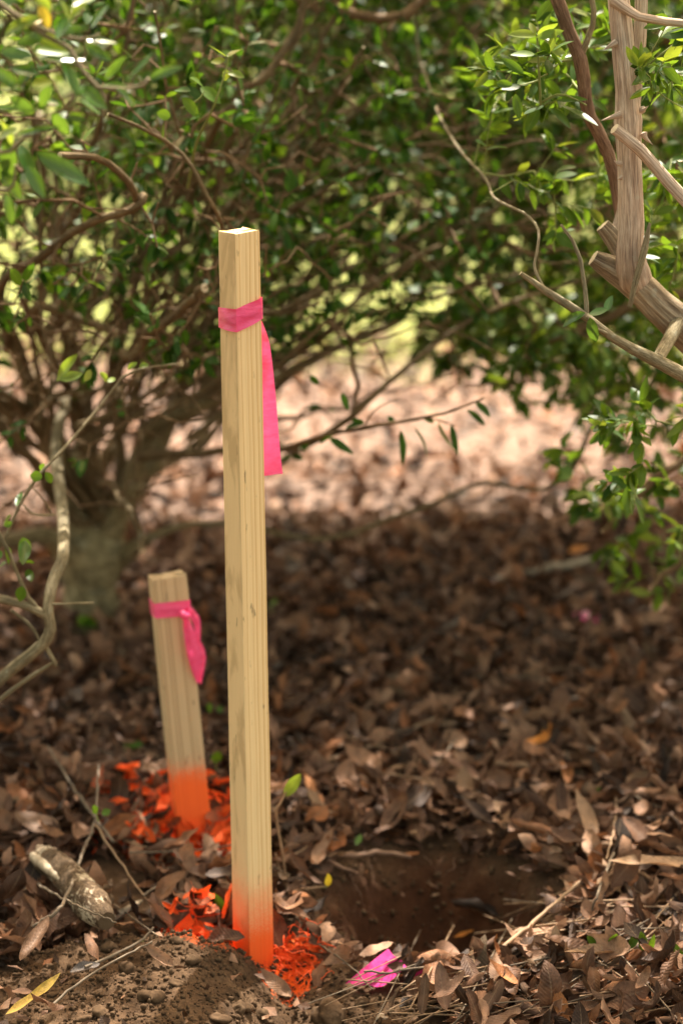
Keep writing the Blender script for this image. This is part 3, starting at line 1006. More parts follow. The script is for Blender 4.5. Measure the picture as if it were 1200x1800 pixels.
class Plant:
    """limb skeleton that grows twigs towards target points and leaves along them"""

    def __init__(self):
        self.p, self.par, self.r0 = [], [], []
        self.limbs, self.paths = [], []

    def limb(self, pts, rad):
        i0 = len(self.p)
        for i, (q, r) in enumerate(zip(pts, rad)):
            self.p.append(q)
            self.par.append(i0 + i - 1 if i else -1)
            self.r0.append(r)
        self.limbs.append((pts, rad))

    def grow(self, T, step=0.055, wob=0.006, sag=0.0, upb=0.35, rng_max=0.9):
        P = np.zeros((len(self.p) + len(T) * 30, 3))
        n = len(self.p)
        P[:n] = self.p
        order = np.argsort([np.min(((P[:n] - t) ** 2).sum(1)) for t in T])
        for k in order:
            t = T[k]
            dv = t - P[:n]
            c = np.sqrt((dv ** 2).sum(1)) + upb * np.maximum(0, -dv[:, 2])
            a = int(np.argmin(c))
            A = P[a]
            d = np.linalg.norm(t - A)
            if d < 0.03 or d > rng_max:
                continue
            m = min(28, max(2, int(d / step)))
            mid = (A + t) / 2 + rng.standard_normal(3) * d * 0.14 + np.array([0, 0, 0.08 * d - sag * d])
            s = np.linspace(0, 1, m + 1)[1:, None]
            Q = (1 - s) ** 2 * A + 2 * s * (1 - s) * mid + s ** 2 * t
            Q[:-1] += rng.standard_normal((m - 1, 3)) * wob if m > 1 else 0
            ids = [a]
            for q in Q:
                self.p.append(q)
                self.par.append(ids[-1])
                self.r0.append(None)
                P[n] = q
                ids.append(n)
                n += 1
            self.paths.append(ids)

    def radii(self, base=0.0008, ex=0.43):
        n = len(self.p)
        tips = np.zeros(n)
        has = np.zeros(n, bool)
        for i, q in enumerate(self.par):
            if q >= 0:
                has[q] = True
        tips[~has] = 1
        for i in range(n - 1, -1, -1):
            if self.par[i] >= 0:
                tips[self.par[i]] += tips[i]
        return base * np.maximum(tips, 1) ** ex

    def twig_mesh(self, mb_, base=0.0008, ex=0.43, sides=5, mat=0, cut=0.0, cut_mat=None):
        r = self.radii(base, ex)
        P = np.array(self.p)
        for ids in self.paths:
            rr = r[ids].copy()
            rr[0] = min(rr[1] * 1.15, self.r0[ids[0]] or 1)
            q = P[ids]
            if len(q) < 3:
                q = crom(np.vstack([q[0], (q[0] + q[-1]) / 2, q[-1]]), 3)
                rr = np.interp(np.linspace(0, 1, 3), np.linspace(0, 1, len(rr)), rr)
            if cut_mat is not None and rng.random() < cut:
                rr[-1] = rr[-2] = max(rr[-2], 0.0018)
                tube(mb_, q, rr, sides, mat, cut_mat)
            else:
                tube(mb_, q, rr, sides, mat)

    def leaf_sites(self, per, frac=0.7, droop=0.2, spread=1.0, keep=None):
        pos, dr = [], []
        P = self.p
        for ids in self.paths:
            if keep is not None and not keep(P[ids[-1]]):
                continue
            m = len(ids)
            k = rng.poisson(per)
            for _ in range(k):
                s = (1 - frac * rng.random() ** 1.3) * (m - 1)
                i = min(int(s), m - 2)
                a, b = P[ids[i]], P[ids[i + 1]]
                pos.append(lerp(a, b, s - i))
                t = (b - a) / (np.linalg.norm(b - a) + 1e-9)
                v = rng.standard_normal(3)
                v -= t * v.dot(t)
                v /= np.linalg.norm(v) + 1e-9
                dr.append(t * 0.7 + v * spread + np.array([0, 0, -droop]))
        return np.array(pos), np.array(dr)


def add_leaves(mb_, pos, dr, lo, hi, asp=(0.36, 0.52), nu=4, nv=2, mat=0, tilt=0.6, fold=0.35, droop=0.25):
    n = len(pos)
    if n == 0:
        return
    up = np.array([0, 0, 1.0]) + rng.standard_normal((n, 3)) * tilt
    L = rng.uniform(lo, hi, n)
    leaves(mb_, np.asarray(pos), dr, up, L, L * rng.uniform(*asp, n), -np.abs(rng.normal(droop, 0.25, n)), rng.normal(fold, 0.2, n), rng.normal(0, 0.25, n), nu, nv, mat)


def ell(n, c, r, f=None):
    out = []
    while len(out) < n:
        q = rng.uniform(-1, 1, (n * 2, 3))
        q = q[(q ** 2).sum(1) < 1] * np.array(r) + np.array(c)
        if f is not None:
            q = q[f(q)]
        out.extend(list(q))
    return np.array(out[:n])


def sun_gap(q, y0):
    """keeps the strip of ground beyond the shrubs open to the sun: shadow of q falls short of y0"""
    k = q[:, 2] / math.tan(SUN_EL)
    xs, ys = q[:, 0] - k * math.sin(SUN_AZ), q[:, 1] - k * math.cos(SUN_AZ)
    return ys < y0 - 0.15 + 0.75 * fbm(xs * 2.3, ys * 0.8, 3, 31) + 0.9 * (rng.random(len(q)) < 0.06)


# ------------------------------------------------------------------ left shrub
def build_plant(pl, name, label, cat, base, limb_mat, twig_mat, leaf_sets, group=None, tw=0.0008, ex=0.43, cut=0.0, limb_name='branch', lump=0.05, sides=9, trunk=0, thin=1.0, limb2=None):
    root = empty(name, label, cat, group)
    for i, (p, r) in enumerate(pl.limbs):
        m_ = MB()
        tube(m_, p, r if i < trunk else r * thin, 20 if i < trunk else sides, 0, 1, lump, 0.12 if i < trunk else 0.06)
        m_.build('trunk' if i < trunk else limb_name, [limb_mat if i < (7 if limb2 else trunk) else (limb2 or limb_mat), M['cut_wood']], root)
    if pl.paths:
        m_ = MB()
        pl.twig_mesh(m_, tw, ex, 5, 0, cut, 1 if cut else None)
        m_.build('twigs', [twig_mat, M['cut_wood']], root)
    for (m_, mats) in leaf_sets:
        m_.build('foliage', mats, root)
    return root


S1 = Plant()
tr, trr = px_path([(166, 1105, 4.5, 74), (160, 1065, 4.5, 52), (158, 1025, 4.5, 46), (162, 985, 4.5, 60), (168, 950, 4.5, 58), (170, 920, 4.5, 30)], 26)
S1.limb(tr, trr)
for rows in (
    [(150, 975, 4.5, 34), (118, 860, 4.45, 24), (65, 730, 4.4, 19), (20, 600, 4.3, 15), (-50, 470, 4.2, 11)],
    [(155, 965, 4.52, 30), (140, 850, 4.6, 22), (152, 720, 4.65, 17), (122, 600, 4.6, 13), (90, 430, 4.55, 10), (70, 200, 4.5, 8)],
    [(185, 980, 4.5, 36), (214, 880, 4.45, 26), (255, 770, 4.4, 20), (330, 712, 4.35, 18), (480, 672, 4.3, 14), (600, 606, 4.3, 11), (700, 556, 4.3, 10), (738, 505, 4.35, 9), (810, 425, 4.4, 7), (900, 330, 4.5, 5)],
    [(180, 960, 4.5, 30), (238, 860, 4.55, 20), (296, 740, 4.6, 17), (340, 640, 4.6, 14), (380, 540, 4.6, 12), (470, 420, 4.6, 9), (560, 250, 4.7, 7)],
    [(130, 985, 4.5, 34), (80, 945, 4.4, 22), (0, 955, 4.25, 17), (-90, 985, 4.1, 14)],
    [(205, 985, 4.5, 30), (290, 935, 4.4, 9), (420, 922, 4.5, 7), (560, 940, 4.4, 6), (720, 905, 4.3, 6), (830, 860, 4.2, 5), (940, 866, 4.1, 5), (1000, 832, 3.95, 5), (1040, 745, 3.9, 4)],
    [(165, 940, 4.55, 26), (182, 820, 4.7, 18), (232, 700, 4.8, 14), (262, 560, 4.8, 12), (232, 400, 4.8, 10), (192, 220, 4.8, 8), (180, 40, 4.8, 6)],
    [(60, 730, 4.4, 16), (0, 700, 4.3, 14), (-80, 690, 4.2, 12)],
    [(245, 800, 4.4, 15), (350, 800, 4.2, 10), (490, 786, 4.05, 9), (600, 746, 3.95, 8), (690, 664, 3.95, 7), (820, 580, 4.0, 6), (950, 520, 4.05, 5), (1080, 470, 4.1, 4)],
    [(150, 760, 4.6, 15), (110, 660, 4.3, 12), (60, 560, 4.1, 12), (100, 548, 4.0, 12), (205, 585, 3.9, 10)],
    [(330, 714, 4.35, 14), (420, 620, 4.5, 10), (520, 520, 4.7, 9), (640, 380, 4.9, 8), (700, 200, 5.0, 6), (720, 30, 5.1, 5)],
    [(240, 850, 4.5, 16), (330, 800, 4.8, 13), (400, 700, 5.0, 11), (520, 590, 5.2, 9), (640, 480, 5.3, 8), (760, 330, 5.3, 6)],
    [(120, 860, 4.45, 15), (60, 820, 4.2, 12), (0, 740, 4.05, 10), (-40, 600, 4.0, 9)],
    [(15, 610, 4.3, 12), (0, 505, 3.8, 11), (100, 436, 3.6, 11), (240, 360, 3.45, 9), (250, 352, 3.45, 8)],
    [(250, 620, 4.6, 12), (215, 632, 3.9, 11), (250, 602, 3.8, 11), (330, 545, 3.62, 11), (360, 506, 3.55, 11)],
    [(175, 845, 4.4, 9), (200, 858, 4.0, 8), (228, 905, 3.8, 8), (250, 970, 3.72, 8)],
    [(240, 352, 3.45, 8), (226, 312, 3.4, 8), (180, 287, 3.35, 8), (105, 274, 3.3, 9)],
    [(394, 425, 3.5, 5), (385, 398, 3.45, 5), (370, 365, 3.4, 5), (345, 310, 3.4, 4.5), (300, 258, 3.4, 4.5), (190, 200, 3.35, 4)],
    [(300, 420, 4.4, 10), (370, 235, 3.9, 9), (430, 170, 3.85, 9), (500, 82, 3.85, 8), (550, -20, 3.85, 7)],
    [(360, 450, 4.5, 8), (415, 222, 4.0, 7), (482, 118, 4.0, 6), (530, 20, 4.0, 6)],
    [(470, 400, 4.5, 8), (460, 272, 4.1, 6), (530, 150, 4.1, 6), (576, 58, 4.1, 6), (592, -20, 4.1, 5)],
    [(310, 330, 3.8, 4), (315, 255, 3.6, 4), (300, 160, 3.55, 3.5), (272, 20, 3.5, 3)],
    [(110, 420, 4.2, 8), (150, 300, 3.9, 7), (210, 120, 3.8, 6), (240, -20, 3.8, 6)],
    [(80, 430, 4.55, 9), (95, 640, 3.8, 5), (80, 500, 3.75, 5), (75, 330, 3.7, 5), (60, 200, 3.7, 4)],
):
    p, r = px_path(rows, None, 0.0022)
    S1.limb(p, r)

shoots = []
for k in range(16):
    x1 = rng.uniform(-260, 420)
    y1 = rng.uniform(120, 560)
    Y1 = rng.uniform(3.9, 5.0)
    j1 = rng.uniform(-1, 1)
    p, r = px_path([(160 + rng.normal(0, 18), 930, 4.5, 12), (160 + (x1 - 160) * 0.25 + 40 * j1, 800 + rng.normal(0, 25), lerp(4.5, Y1, 0.3), 9), (160 + (x1 - 160) * 0.62, lerp(800, y1, 0.45) + 30 * j1, lerp(4.5, Y1, 0.65), 7), (x1, y1, Y1, 4)], None, 0.004)
    S1.limb(p, r)
# long thin shoots arching up and to the right
for k in range(84):
    x0, y0 = rng.uniform(60, 420), rng.uniform(520, 800)
    L_ = rng.uniform(350, 800)
    a0 = R(rng.uniform(15, 75))
    Y0, Y1 = rng.uniform(3.9, 4.7), rng.uniform(3.7, 5.2)
    bend = rng.uniform(-0.22, 0.10)
    x1, y1 = x0 + L_ * math.cos(a0), y0 - L_ * math.sin(a0)
    xm, ym = (x0 + x1) / 2 + L_ * bend * math.sin(a0), (y0 + y1) / 2 + L_ * bend * math.cos(a0)
    r0 = rng.uniform(3.2, 6.0)
    p, r = px_path([(x0, y0, Y0, r0), (xm, ym, (Y0 + Y1) / 2, r0 * 0.8), (x1, y1, Y1, r0 * 0.45)], None, 0.004)
    shoots.append((p, r))

f1 = lambda q: (q[:, 2] > 0.46 + 0.17 * sstep(-0.35, 0.0, q[:, 0])) & sun_gap(q, 4.85) & ((q[:, 1] > 3.42) | (q[:, 2] > 1.4)) & (q[:, 1] > 3.2)
T = np.vstack([
    ell(1250, (-0.42, 4.35, 1.0), (0.62, 0.9, 0.46), f1),
    ell(1250, (-0.02, 4.6, 1.0), (0.75, 0.95, 0.46), f1),
    ell(520, (-0.25, 4.6, 0.74), (0.62, 0.8, 0.16), f1),
    ell(800, (-0.6, 4.6, 1.65), (1.0, 0.9, 0.6), f1),
    ell(480, (0.1, 4.9, 1.75), (1.0, 0.8, 0.6), f1),
    ell(420, (-0.42, 4.25, 0.66), (0.50, 0.75, 0.34), lambda q: q[:, 2] > 0.33),
    ell(260, (-0.40, 3.75, 0.98), (0.36, 0.40, 0.36), lambda q: q[:, 1] > 3.3),
    ell(420, (0.15, 4.25, 2.05), (0.9, 0.6, 0.42), lambda q: q[:, 2] > 1.6),
])
S1.grow(T, 0.05, 0.007)
for p, r in shoots:
    S1.limb(p, r * 1.25)
lf = MB()
keepf = lambda e: rng.random() < (0.12 + 0.62 * sstep(0.50, 0.72, e[2])) * 0.8 * (1 - 0.5 * (1 - sstep(-0.35, 0.0, e[0])) * (e[2] < 1.4))
pos, dr = S1.leaf_sites(9, 0.6, 0.15, 1.0, keepf)
add_leaves(lf, pos, dr, 0.014, 0.040, mat=0)
lf2 = MB()
pos, dr = S1.leaf_sites(1.0, 0.4, 0.1, 0.9, lambda e: e[2] > 0.8)
add_leaves(lf2, pos, dr, 0.018, 0.040, mat=0)
S1.grow(ell(520, (-0.40, 3.95, 0.92), (0.42, 0.6, 0.40), lambda q: (q[:, 1] > 3.35) & (q[:, 2] > 0.4)), 0.05, 0.007)
S1.grow(ell(520, (0.05, 4.25, 0.85), (0.6, 0.6, 0.35), lambda q: q[:, 2] > 0.5), 0.05, 0.007)
build_plant(S1, 'shrub', 'wide twiggy shrub with a thick olive trunk behind the short stake', 'shrub', None, M['bark_shrub'], M['bark_twig'],
            [(lf, [M['leaf_dark']]), (lf2, [M['leaf_mid']])], 'shrubs behind the stakes', 0.0014, 0.36, 0.02, trunk=1, thin=0.78, limb2=M['bark_limb_shaded'])


# ------------------------------------------------------------------ back shrubs
def world_path(rows, wob=0.004):
    P = np.array(rows, float)
    ln = np.linalg.norm(np.diff(P[:, :3], axis=0), axis=1).sum()
    n = max(8, int(ln / 0.05))
    Q = crom(P, n)
    Q[1:-1, :3] += rng.standard_normal((n - 2, 3)) * wob
    return Q[:, :3], np.maximum(Q[:, 3], 0.001)


S2 = Plant()
b = np.array([1.30, 5.55])
S2.limb(*world_path([(b[0], b[1], -0.05, 0.075), (b[0] - 0.02, b[1], 0.15, 0.055), (b[0] - 0.05, b[1] - 0.02, 0.4, 0.05)]))
for rows in (
    [(1.27, 5.55, 0.3, 0.032), (1.0, 5.4, 0.8, 0.024), (0.6, 5.3, 1.05, 0.017), (0.2, 5.3, 1.0, 0.012), (-0.2, 5.35, 0.9, 0.008)],
    [(1.27, 5.55, 0.3, 0.03), (1.05, 5.6, 0.9, 0.022), (0.7, 5.8, 1.3, 0.016), (0.3, 5.9, 1.4, 0.012), (-0.1, 5.9, 1.3, 0.008)],
    [(1.27, 5.5, 0.3, 0.03), (1.1, 5.1, 0.7, 0.022), (0.85, 4.8, 0.9, 0.016), (0.5, 4.7, 0.9, 0.011), (0.2, 4.75, 0.8, 0.007)],
    [(1.27, 5.55, 0.35, 0.03), (1.1, 5.5, 1.1, 0.024), (0.8, 5.4, 1.7, 0.018), (0.4, 5.3, 2.0, 0.012)],
    [(1.28, 5.55, 0.35, 0.03), (1.35, 5.4, 1.0, 0.024), (1.3, 5.2, 1.7, 0.018), (1.2, 5.1, 2.1, 0.012)],
    [(1.0, 5.42, 0.8, 0.018), (0.75, 5.45, 0.7, 0.013), (0.45, 5.5, 0.62, 0.009), (0.15, 5.5, 0.6, 0.006)],
    [(0.30, 5.9, 1.4, 0.016), (0.31, 5.75, 1.15, 0.02), (0.34, 5.6, 0.95, 0.018), (0.33, 5.5, 0.78, 0.01)],
    [(0.6, 5.85, 1.35, 0.012), (0.5, 5.6, 1.0, 0.012), (0.44, 5.4, 0.85, 0.009)],
):
    S2.limb(*world_path(rows))
f2 = lambda q: (q[:, 2] > 0.56 - 0.12 * sstep(0.3, 0.9, q[:, 0])) & sun_gap(q, 5.45)
T = np.vstack([
    ell(1100, (0.25, 5.25, 0.98), (0.85, 0.75, 0.44), f2),
    ell(800, (0.1, 6.0, 2.0), (1.2, 0.7, 0.5), f2),
    ell(420, (0.75, 5.2, 0.95), (0.6, 0.8, 0.45), f2),
    ell(600, (0.7, 5.4, 1.7), (1.1, 0.9, 0.7), f2),
    ell(420, (0.1, 5.7, 1.2), (0.9, 0.6, 0.5), f2),
])
S2.grow(T, 0.06, 0.007)
n_main = len(S2.paths)
S2.grow(ell(170, (0.55, 5.0, 0.52), (0.50, 0.5, 0.13), lambda q: q[:, 2] > 0.40 - 0.1 * sstep(0.4, 0.7, q[:, 0])), 0.06, 0.006, 0.1)
lf = MB()
pos, dr = S2.leaf_sites(7.2, 0.7, 0.15)
add_leaves(lf, pos, dr, 0.024, 0.046)
lf2 = MB()
pos, dr = S2.leaf_sites(3, 0.5, 0.1)
skirt = S2.paths[n_main:]
main, S2.paths = S2.paths, skirt
pos2, dr2 = S2.leaf_sites(8, 0.7, 0.3)
S2.paths = main
pos, dr = np.vstack([pos, pos2]), np.vstack([dr, dr2])
add_leaves(lf2, pos, dr, 0.024, 0.046)
build_plant(S2, 'shrub', 'dense leafy shrub arching over from the right beyond the tall stake', 'shrub', None, M['bark_twig'], M['bark_twig'],
            [(lf, [M['leaf_dark']]), (lf2, [M['leaf_mid']])], 'shrubs behind the stakes', 0.0014, 0.38, 0, trunk=1)

# right shrub whose drooping sprays hang over the litter
S3 = Plant()
S3.limb(*world_path([(1.05, 4.35, -0.05, 0.06), (1.03, 4.35, 0.2, 0.045), (1.02, 4.33, 0.35, 0.04)]))
for rows in (
    [(1.02, 4.33, 0.3, 0.025), (0.85, 4.25, 0.6, 0.018), (0.65, 4.15, 0.72, 0.012), (0.45, 4.1, 0.68, 0.008), (0.28, 4.1, 0.6, 0.005)],
    [(1.02, 4.33, 0.3, 0.022), (0.85, 4.1, 0.5, 0.016), (0.68, 3.9, 0.55, 0.010), (0.52, 3.8, 0.48, 0.007), (0.42, 3.75, 0.40, 0.004)],
    [(1.02, 4.33, 0.35, 0.025), (0.95, 4.2, 0.9, 0.02), (0.85, 4.0, 1.4, 0.015), (0.7, 3.9, 1.8, 0.010)],
    [(1.02, 4.33, 0.35, 0.022), (0.9, 4.4, 0.85, 0.017), (0.65, 4.4, 1.1, 0.012), (0.4, 4.4, 1.15, 0.008)],
    [(1.02, 4.30, 0.3, 0.018), (0.8, 4.0, 0.42, 0.012), (0.62, 3.85, 0.38, 0.008), (0.5, 3.75, 0.3, 0.004)],
):
    S3.limb(*world_path(rows))
f3 = lambda q: sun_gap(q, 3.9) & (q[:, 0] > 0.16)
T = np.vstack([
    ell(190, (0.60, 4.35, 0.62), (0.42, 0.45, 0.18), f3),
    ell(80, (0.56, 3.85, 0.45), (0.22, 0.30, 0.22), f3),
    ell(130, (0.6, 4.2, 1.05), (0.4, 0.5, 0.35), f3),
    ell(220, (0.8, 4.2, 1.7), (0.7, 0.7, 0.6), f3),
])
S3.grow(T, 0.05, 0.006, 0.15)
lf = MB()
pos, dr = S3.leaf_sites(6.5, 0.7, 0.5)
add_leaves(lf, pos, dr, 0.022, 0.042, nu=5)
lf2 = MB()
pos, dr = S3.leaf_sites(4.5, 0.6, 0.3)
add_leaves(lf2, pos, dr, 0.022, 0.040, nu=5)
build_plant(S3, 'shrub', 'lighter green shrub with drooping sprays at the right above the litter', 'shrub', None, M['bark_twig'], M['bark_twig'],
            [(lf, [M['leaf_mid']]), (lf2, [M['leaf_fresh']])], 'shrubs behind the stakes', 0.0008, 0.42, 0, trunk=1)

# ------------------------------------------------------------------ thorny tree at the right
TR = Plant()
for rows in (
    [(1330, 690, 3.16, 40), (1200, 572, 3.13, 33), (1150, 525, 3.12, 29), (1105, 490, 3.12, 27), (1068, 468, 3.12, 21), (1042, 453, 3.12, 14)],
    [(1124, 512, 3.135, 24), (1112, 486, 3.12, 31), (1109, 460, 3.105, 27), (1111, 425, 3.10, 23), (1113, 370, 3.10, 22), (1107, 262, 3.10, 21), (1104, 212, 3.10, 25), (1100, 170, 3.10, 20), (1094, 100, 3.10, 20), (1082, -40, 3.10, 19)],
    [(1110, 478, 3.17, 16), (1085, 430, 3.18, 17), (1058, 396, 3.18, 13)],
    [(1078, 420, 3.19, 13), (1092, 370, 3.2, 12), (1104, 280, 3.2, 12), (1120, 120, 3.2, 12), (1127, -40, 3.2, 12)],
    [(1240, 392, 3.05, 12), (1200, 350, 3.05, 12), (1160, 312, 3.06, 11), (1130, 272, 3.06, 11), (1079, 226, 3.05, 10)],
    [(1078, 0, 3.09, 12), (1108, 22, 3.08, 9), (1135, 35, 3.07, 8), (1230, 44, 3.05, 7)],
    [(968, -30, 3.25, 13), (1000, 60, 3.25, 12), (1022, 112, 3.25, 13), (1034, 190, 3.25, 12), (1058, 245, 3.25, 12), (1076, 300, 3.25, 11), (1095, 420, 3.24, 9)],
    [(1022, 95, 3.25, 6), (1042, 35, 3.24, 5), (1034, -20, 3.24, 5)],
    [(1240, 682, 3.03, 14), (1152, 632, 3.03, 12), (1075, 590, 3.02, 8), (1030, 560, 3.02, 8), (960, 516, 3.02, 7), (914, 480, 3.02, 4)],
    [(1195, 560, 3.12, 15), (1174, 590, 3.08, 12), (1156, 630, 3.03, 11)],
    [(958, 512, 3.02, 3.4), (940, 470, 3.05, 2.6), (937, 400, 3.12, 2.6), (872, 352, 3.3, 2.6), (830, 298, 3.5, 2.6), (772, 215, 3.8, 2.4), (748, 140, 4.0, 2.2), (735, 60, 4.1, 2), (730, -30, 4.1, 1.6)],
    [(1030, 560, 3.02, 5), (1032, 510, 3.03, 4), (1018, 440, 3.05, 3.5), (985, 395, 3.06, 2.5)],
    [(1106, 538, 3.075, 4), (1120, 480, 3.07, 6), (1134, 430, 3.075, 6), (1141, 392, 3.08, 2)],
    [(1240, 300, 3.3, 12), (1196, 310, 3.3, 9), (1193, 283, 3.3, 6)],
    [(1082, -40, 3.10, 19), (1060, -300, 3.15, 17), (1000, -700, 3.3, 14), (900, -1100, 3.5, 10)],
    [(1127, -40, 3.2, 12), (1180, -400, 3.2, 11), (1250, -900, 3.3, 8)],
):
    TR.limb(*px_path(rows, None, 0.0012))
f4 = lambda q: (q[:, 2] > 1.40)
TT = np.vstack([ell(180, (0.45, 3.5, 2.05), (0.75, 0.7, 0.5), f4)])
# sprays seen in the picture
for (cx, cy, Y, rx, ry, n) in ((930, 120, 3.3, 90, 90, 26), (1010, 60, 3.4, 80, 60, 12), (1165, 110, 3.1, 45, 90, 14), (1150, 330, 3.35, 70, 90, 16), (1010, 330, 3.45, 90, 90, 18), (1150, 450, 3.3, 60, 70, 12), (1120, 790, 3.25, 70, 110, 14), (870, 130, 3.5, 60, 80, 10)):
    for _ in range(n):
        a, rr_ = rng.random() * 6.28, math.sqrt(rng.random())
        TT = np.vstack([TT, at(cx + rx * rr_ * math.cos(a), cy + ry * rr_ * math.sin(a), Y + rng.normal(0, 0.05))])
TR.grow(TT, 0.045, 0.004)
lf, lf2 = MB(), MB()
pos, dr = TR.leaf_sites(7, 0.75, 0.1)
add_leaves(lf, pos, dr, 0.022, 0.042, (0.32, 0.46), 6, 4)
pos, dr = TR.leaf_sites(1.4, 0.3, -0.1, 0.8)
add_leaves(lf2, pos, dr, 0.020, 0.038, (0.32, 0.46), 6, 4)
root = empty('thorny_tree', 'thorny tree with a pinkish upright limb rising from a weathered log', 'tree')
for i, (p, r) in enumerate(TR.limbs):
    m_ = MB()
    tube(m_, p, r, 36 if i < 3 else 14, 0, 1, 0.02, 0.17 if i in (0, 2) else 0.06)
    o = m_.build('limb', [M['bark_log'] if i in (0, 2) else (M['bark_rust'] if i in (6, 13) else M['bark_grey'] if i in (7, 8, 9, 10, 11, 12) else M['bark_thorn']), M['cut_wood']], root)
    if i == 0:
        o['label'] = 'thick weathered diagonal limb with split grey bark'
m_ = MB()
TR.twig_mesh(m_, 0.0008, 0.4, 5, 0)
m_.build('twigs', M['stem_green'], root)
lf.build('foliage', [M['leaf_mid']], root)
lf2.build('foliage', [M['leaf_fresh']], root)
for (px, py, dx, dy, Y) in ((1078, 78, -18, 10, 3.085), (1086, 204, -30, 8, 3.075), (1124, 196, 15, -10, 3.085), (1126, 238, 20, 16, 3.085), (1092, 290, -14, -8, 3.09), (1094, 312, -10, 2, 3.09)):
    m_ = MB()
    tube(m_, crom([at(px + 4, py - 3, Y), at(px + dx * 0.4, py + dy * 0.3, Y - 0.002), at(px + dx, py + dy, Y - 0.004)], 8), np.linspace(7.5, 0.4, 8) * mpp(py, Y), 7, 0)
    m_.build('thorn', M['bark_thorn'], root)

# ------------------------------------------------------------------ sprays close to the lens
def spray(name, label, stems, sets, stem_mat, cat='branch'):
    root_ = empty(name, label, cat)
    for rows in stems:
        m = MB()
        p, r = px_path(rows, None, 0.0006)
        tube(m, p, r, 7, 0, 1)
        m.build('stem', [stem_mat, M['cut_wood']], root_)
    for (lst, mt, asp) in sets:
        m = MB()
        for (x0, y0, x1, y1, Y, wpx) in lst:
            a, b_ = at(x0, y0, Y + rng.normal(0, 0.01)), at(x1, y1, Y + rng.normal(0, 0.02))
            L = np.linalg.norm(b_ - a)
            up = np.array([0, -0.75, 0.6]) + rng.standard_normal(3) * 0.3
            leaves(m, a[None], (b_ - a)[None], up[None], L, wpx * mpp(y0, Y), rng.normal(-0.2, 0.2), rng.normal(0.5, 0.2), rng.normal(0, 0.2), 8, 4)
        m.build('foliage', mt, root_)
    return root_


Yf = 2.55
spray('leafy_branch', 'blurred glossy leafy branch hanging close to the lens in the upper corner',
      [[(-60, -40, Yf, 6), (60, 50, Yf, 5), (130, 90, Yf, 4.5), (165, 150, Yf, 4), (240, 155, Yf, 3.5), (262, 138, Yf, 3)],
       [(-60, 260, Yf, 5), (10, 270, Yf, 4), (45, 240, Yf, 3.5), (85, 215, Yf, 2.5)],
       [(150, 130, Yf, 3.5), (180, 165, Yf, 3), (182, 205, Yf, 2.5)],
       [(20, 20, Yf, 4), (90, 60, Yf, 3.5), (150, 70, Yf, 3), (175, 60, Yf, 2.5)],
       [(-30, 330, Yf, 4), (20, 330, Yf, 3.5), (28, 290, Yf, 3)]],
      [([(262, 138, 318, 114, Yf, 20), (160, 50, 185, 5, Yf, 26), (185, 138, 222, 98, Yf, 19), (30, 238, 88, 216, Yf, 12), (10, 250, 22, 308, Yf, 30),
         (65, 268, 156, 322, Yf, 34), (228, 136, 270, 92, Yf, 10), (180, 150, 232, 152, Yf, 20), (20, 120, 70, 128, Yf, 22), (80, 104, 150, 106, Yf, 20),
         (140, 150, 182, 186, Yf, 26), (112, 110, 142, 165, Yf, 24), (90, 150, 70, 190, Yf, 22), (60, 170, 105, 185, Yf, 22), (35, 255, 60, 310, Yf, 26), (0, 300, 40, 350, Yf, 26), (48, 290, 80, 350, Yf, 26), (10, 340, 25, 395, Yf, 24), (150, 70, 207, 72, Yf, 16), (130, 10, 168, -10, Yf, 26), (100, 60, 150, 45, Yf, 18), (-20, 190, 66, 188, Yf, 12), (0, 90, 60, 100, Yf, 24), (-30, 20, 40, -20, Yf, 34), (140, 175, 172, 205, Yf, 22), (0, 350, -30, 380, Yf, 26), (80, 60, 30, 78, Yf, 24), (150, 80, 200, 110, Yf, 20), (60, 200, 20, 170, Yf, 24), (95, 200, 120, 235, Yf, 22), (20, 280, -20, 320, Yf, 28), (60, 110, 30, 150, Yf, 24), (205, 155, 250, 185, Yf, 16), (120, 30, 100, 70, Yf, 22), (-10, 120, 40, 160, Yf, 26)], M['leaf_gloss'], 0),
       ([(10, 60, 60, 20, Yf, 26), (90, 20, 60, -10, Yf, 26), (120, 40, 145, 0, Yf, 22), (60, 60, 115, 85, Yf, 26), (60, 88, 128, 92, Yf, 22), (0, 155, 40, 142, Yf, 26), (0, 210, 26, 250, Yf, 24), (105, 0, 130, 40, Yf, 26), (0, 240, 25, 225, Yf, 24), (55, 150, 92, 140, Yf, 24)], M['leaf_fresh'], 0),
       ([(70, 10, 88, 48, Yf, 22), (40, 35, 80, 42, Yf, 24), (30, 50, 75, 30, Yf, 18)], M['leaf_yellow'], 0)],
      M['bark_grey'])

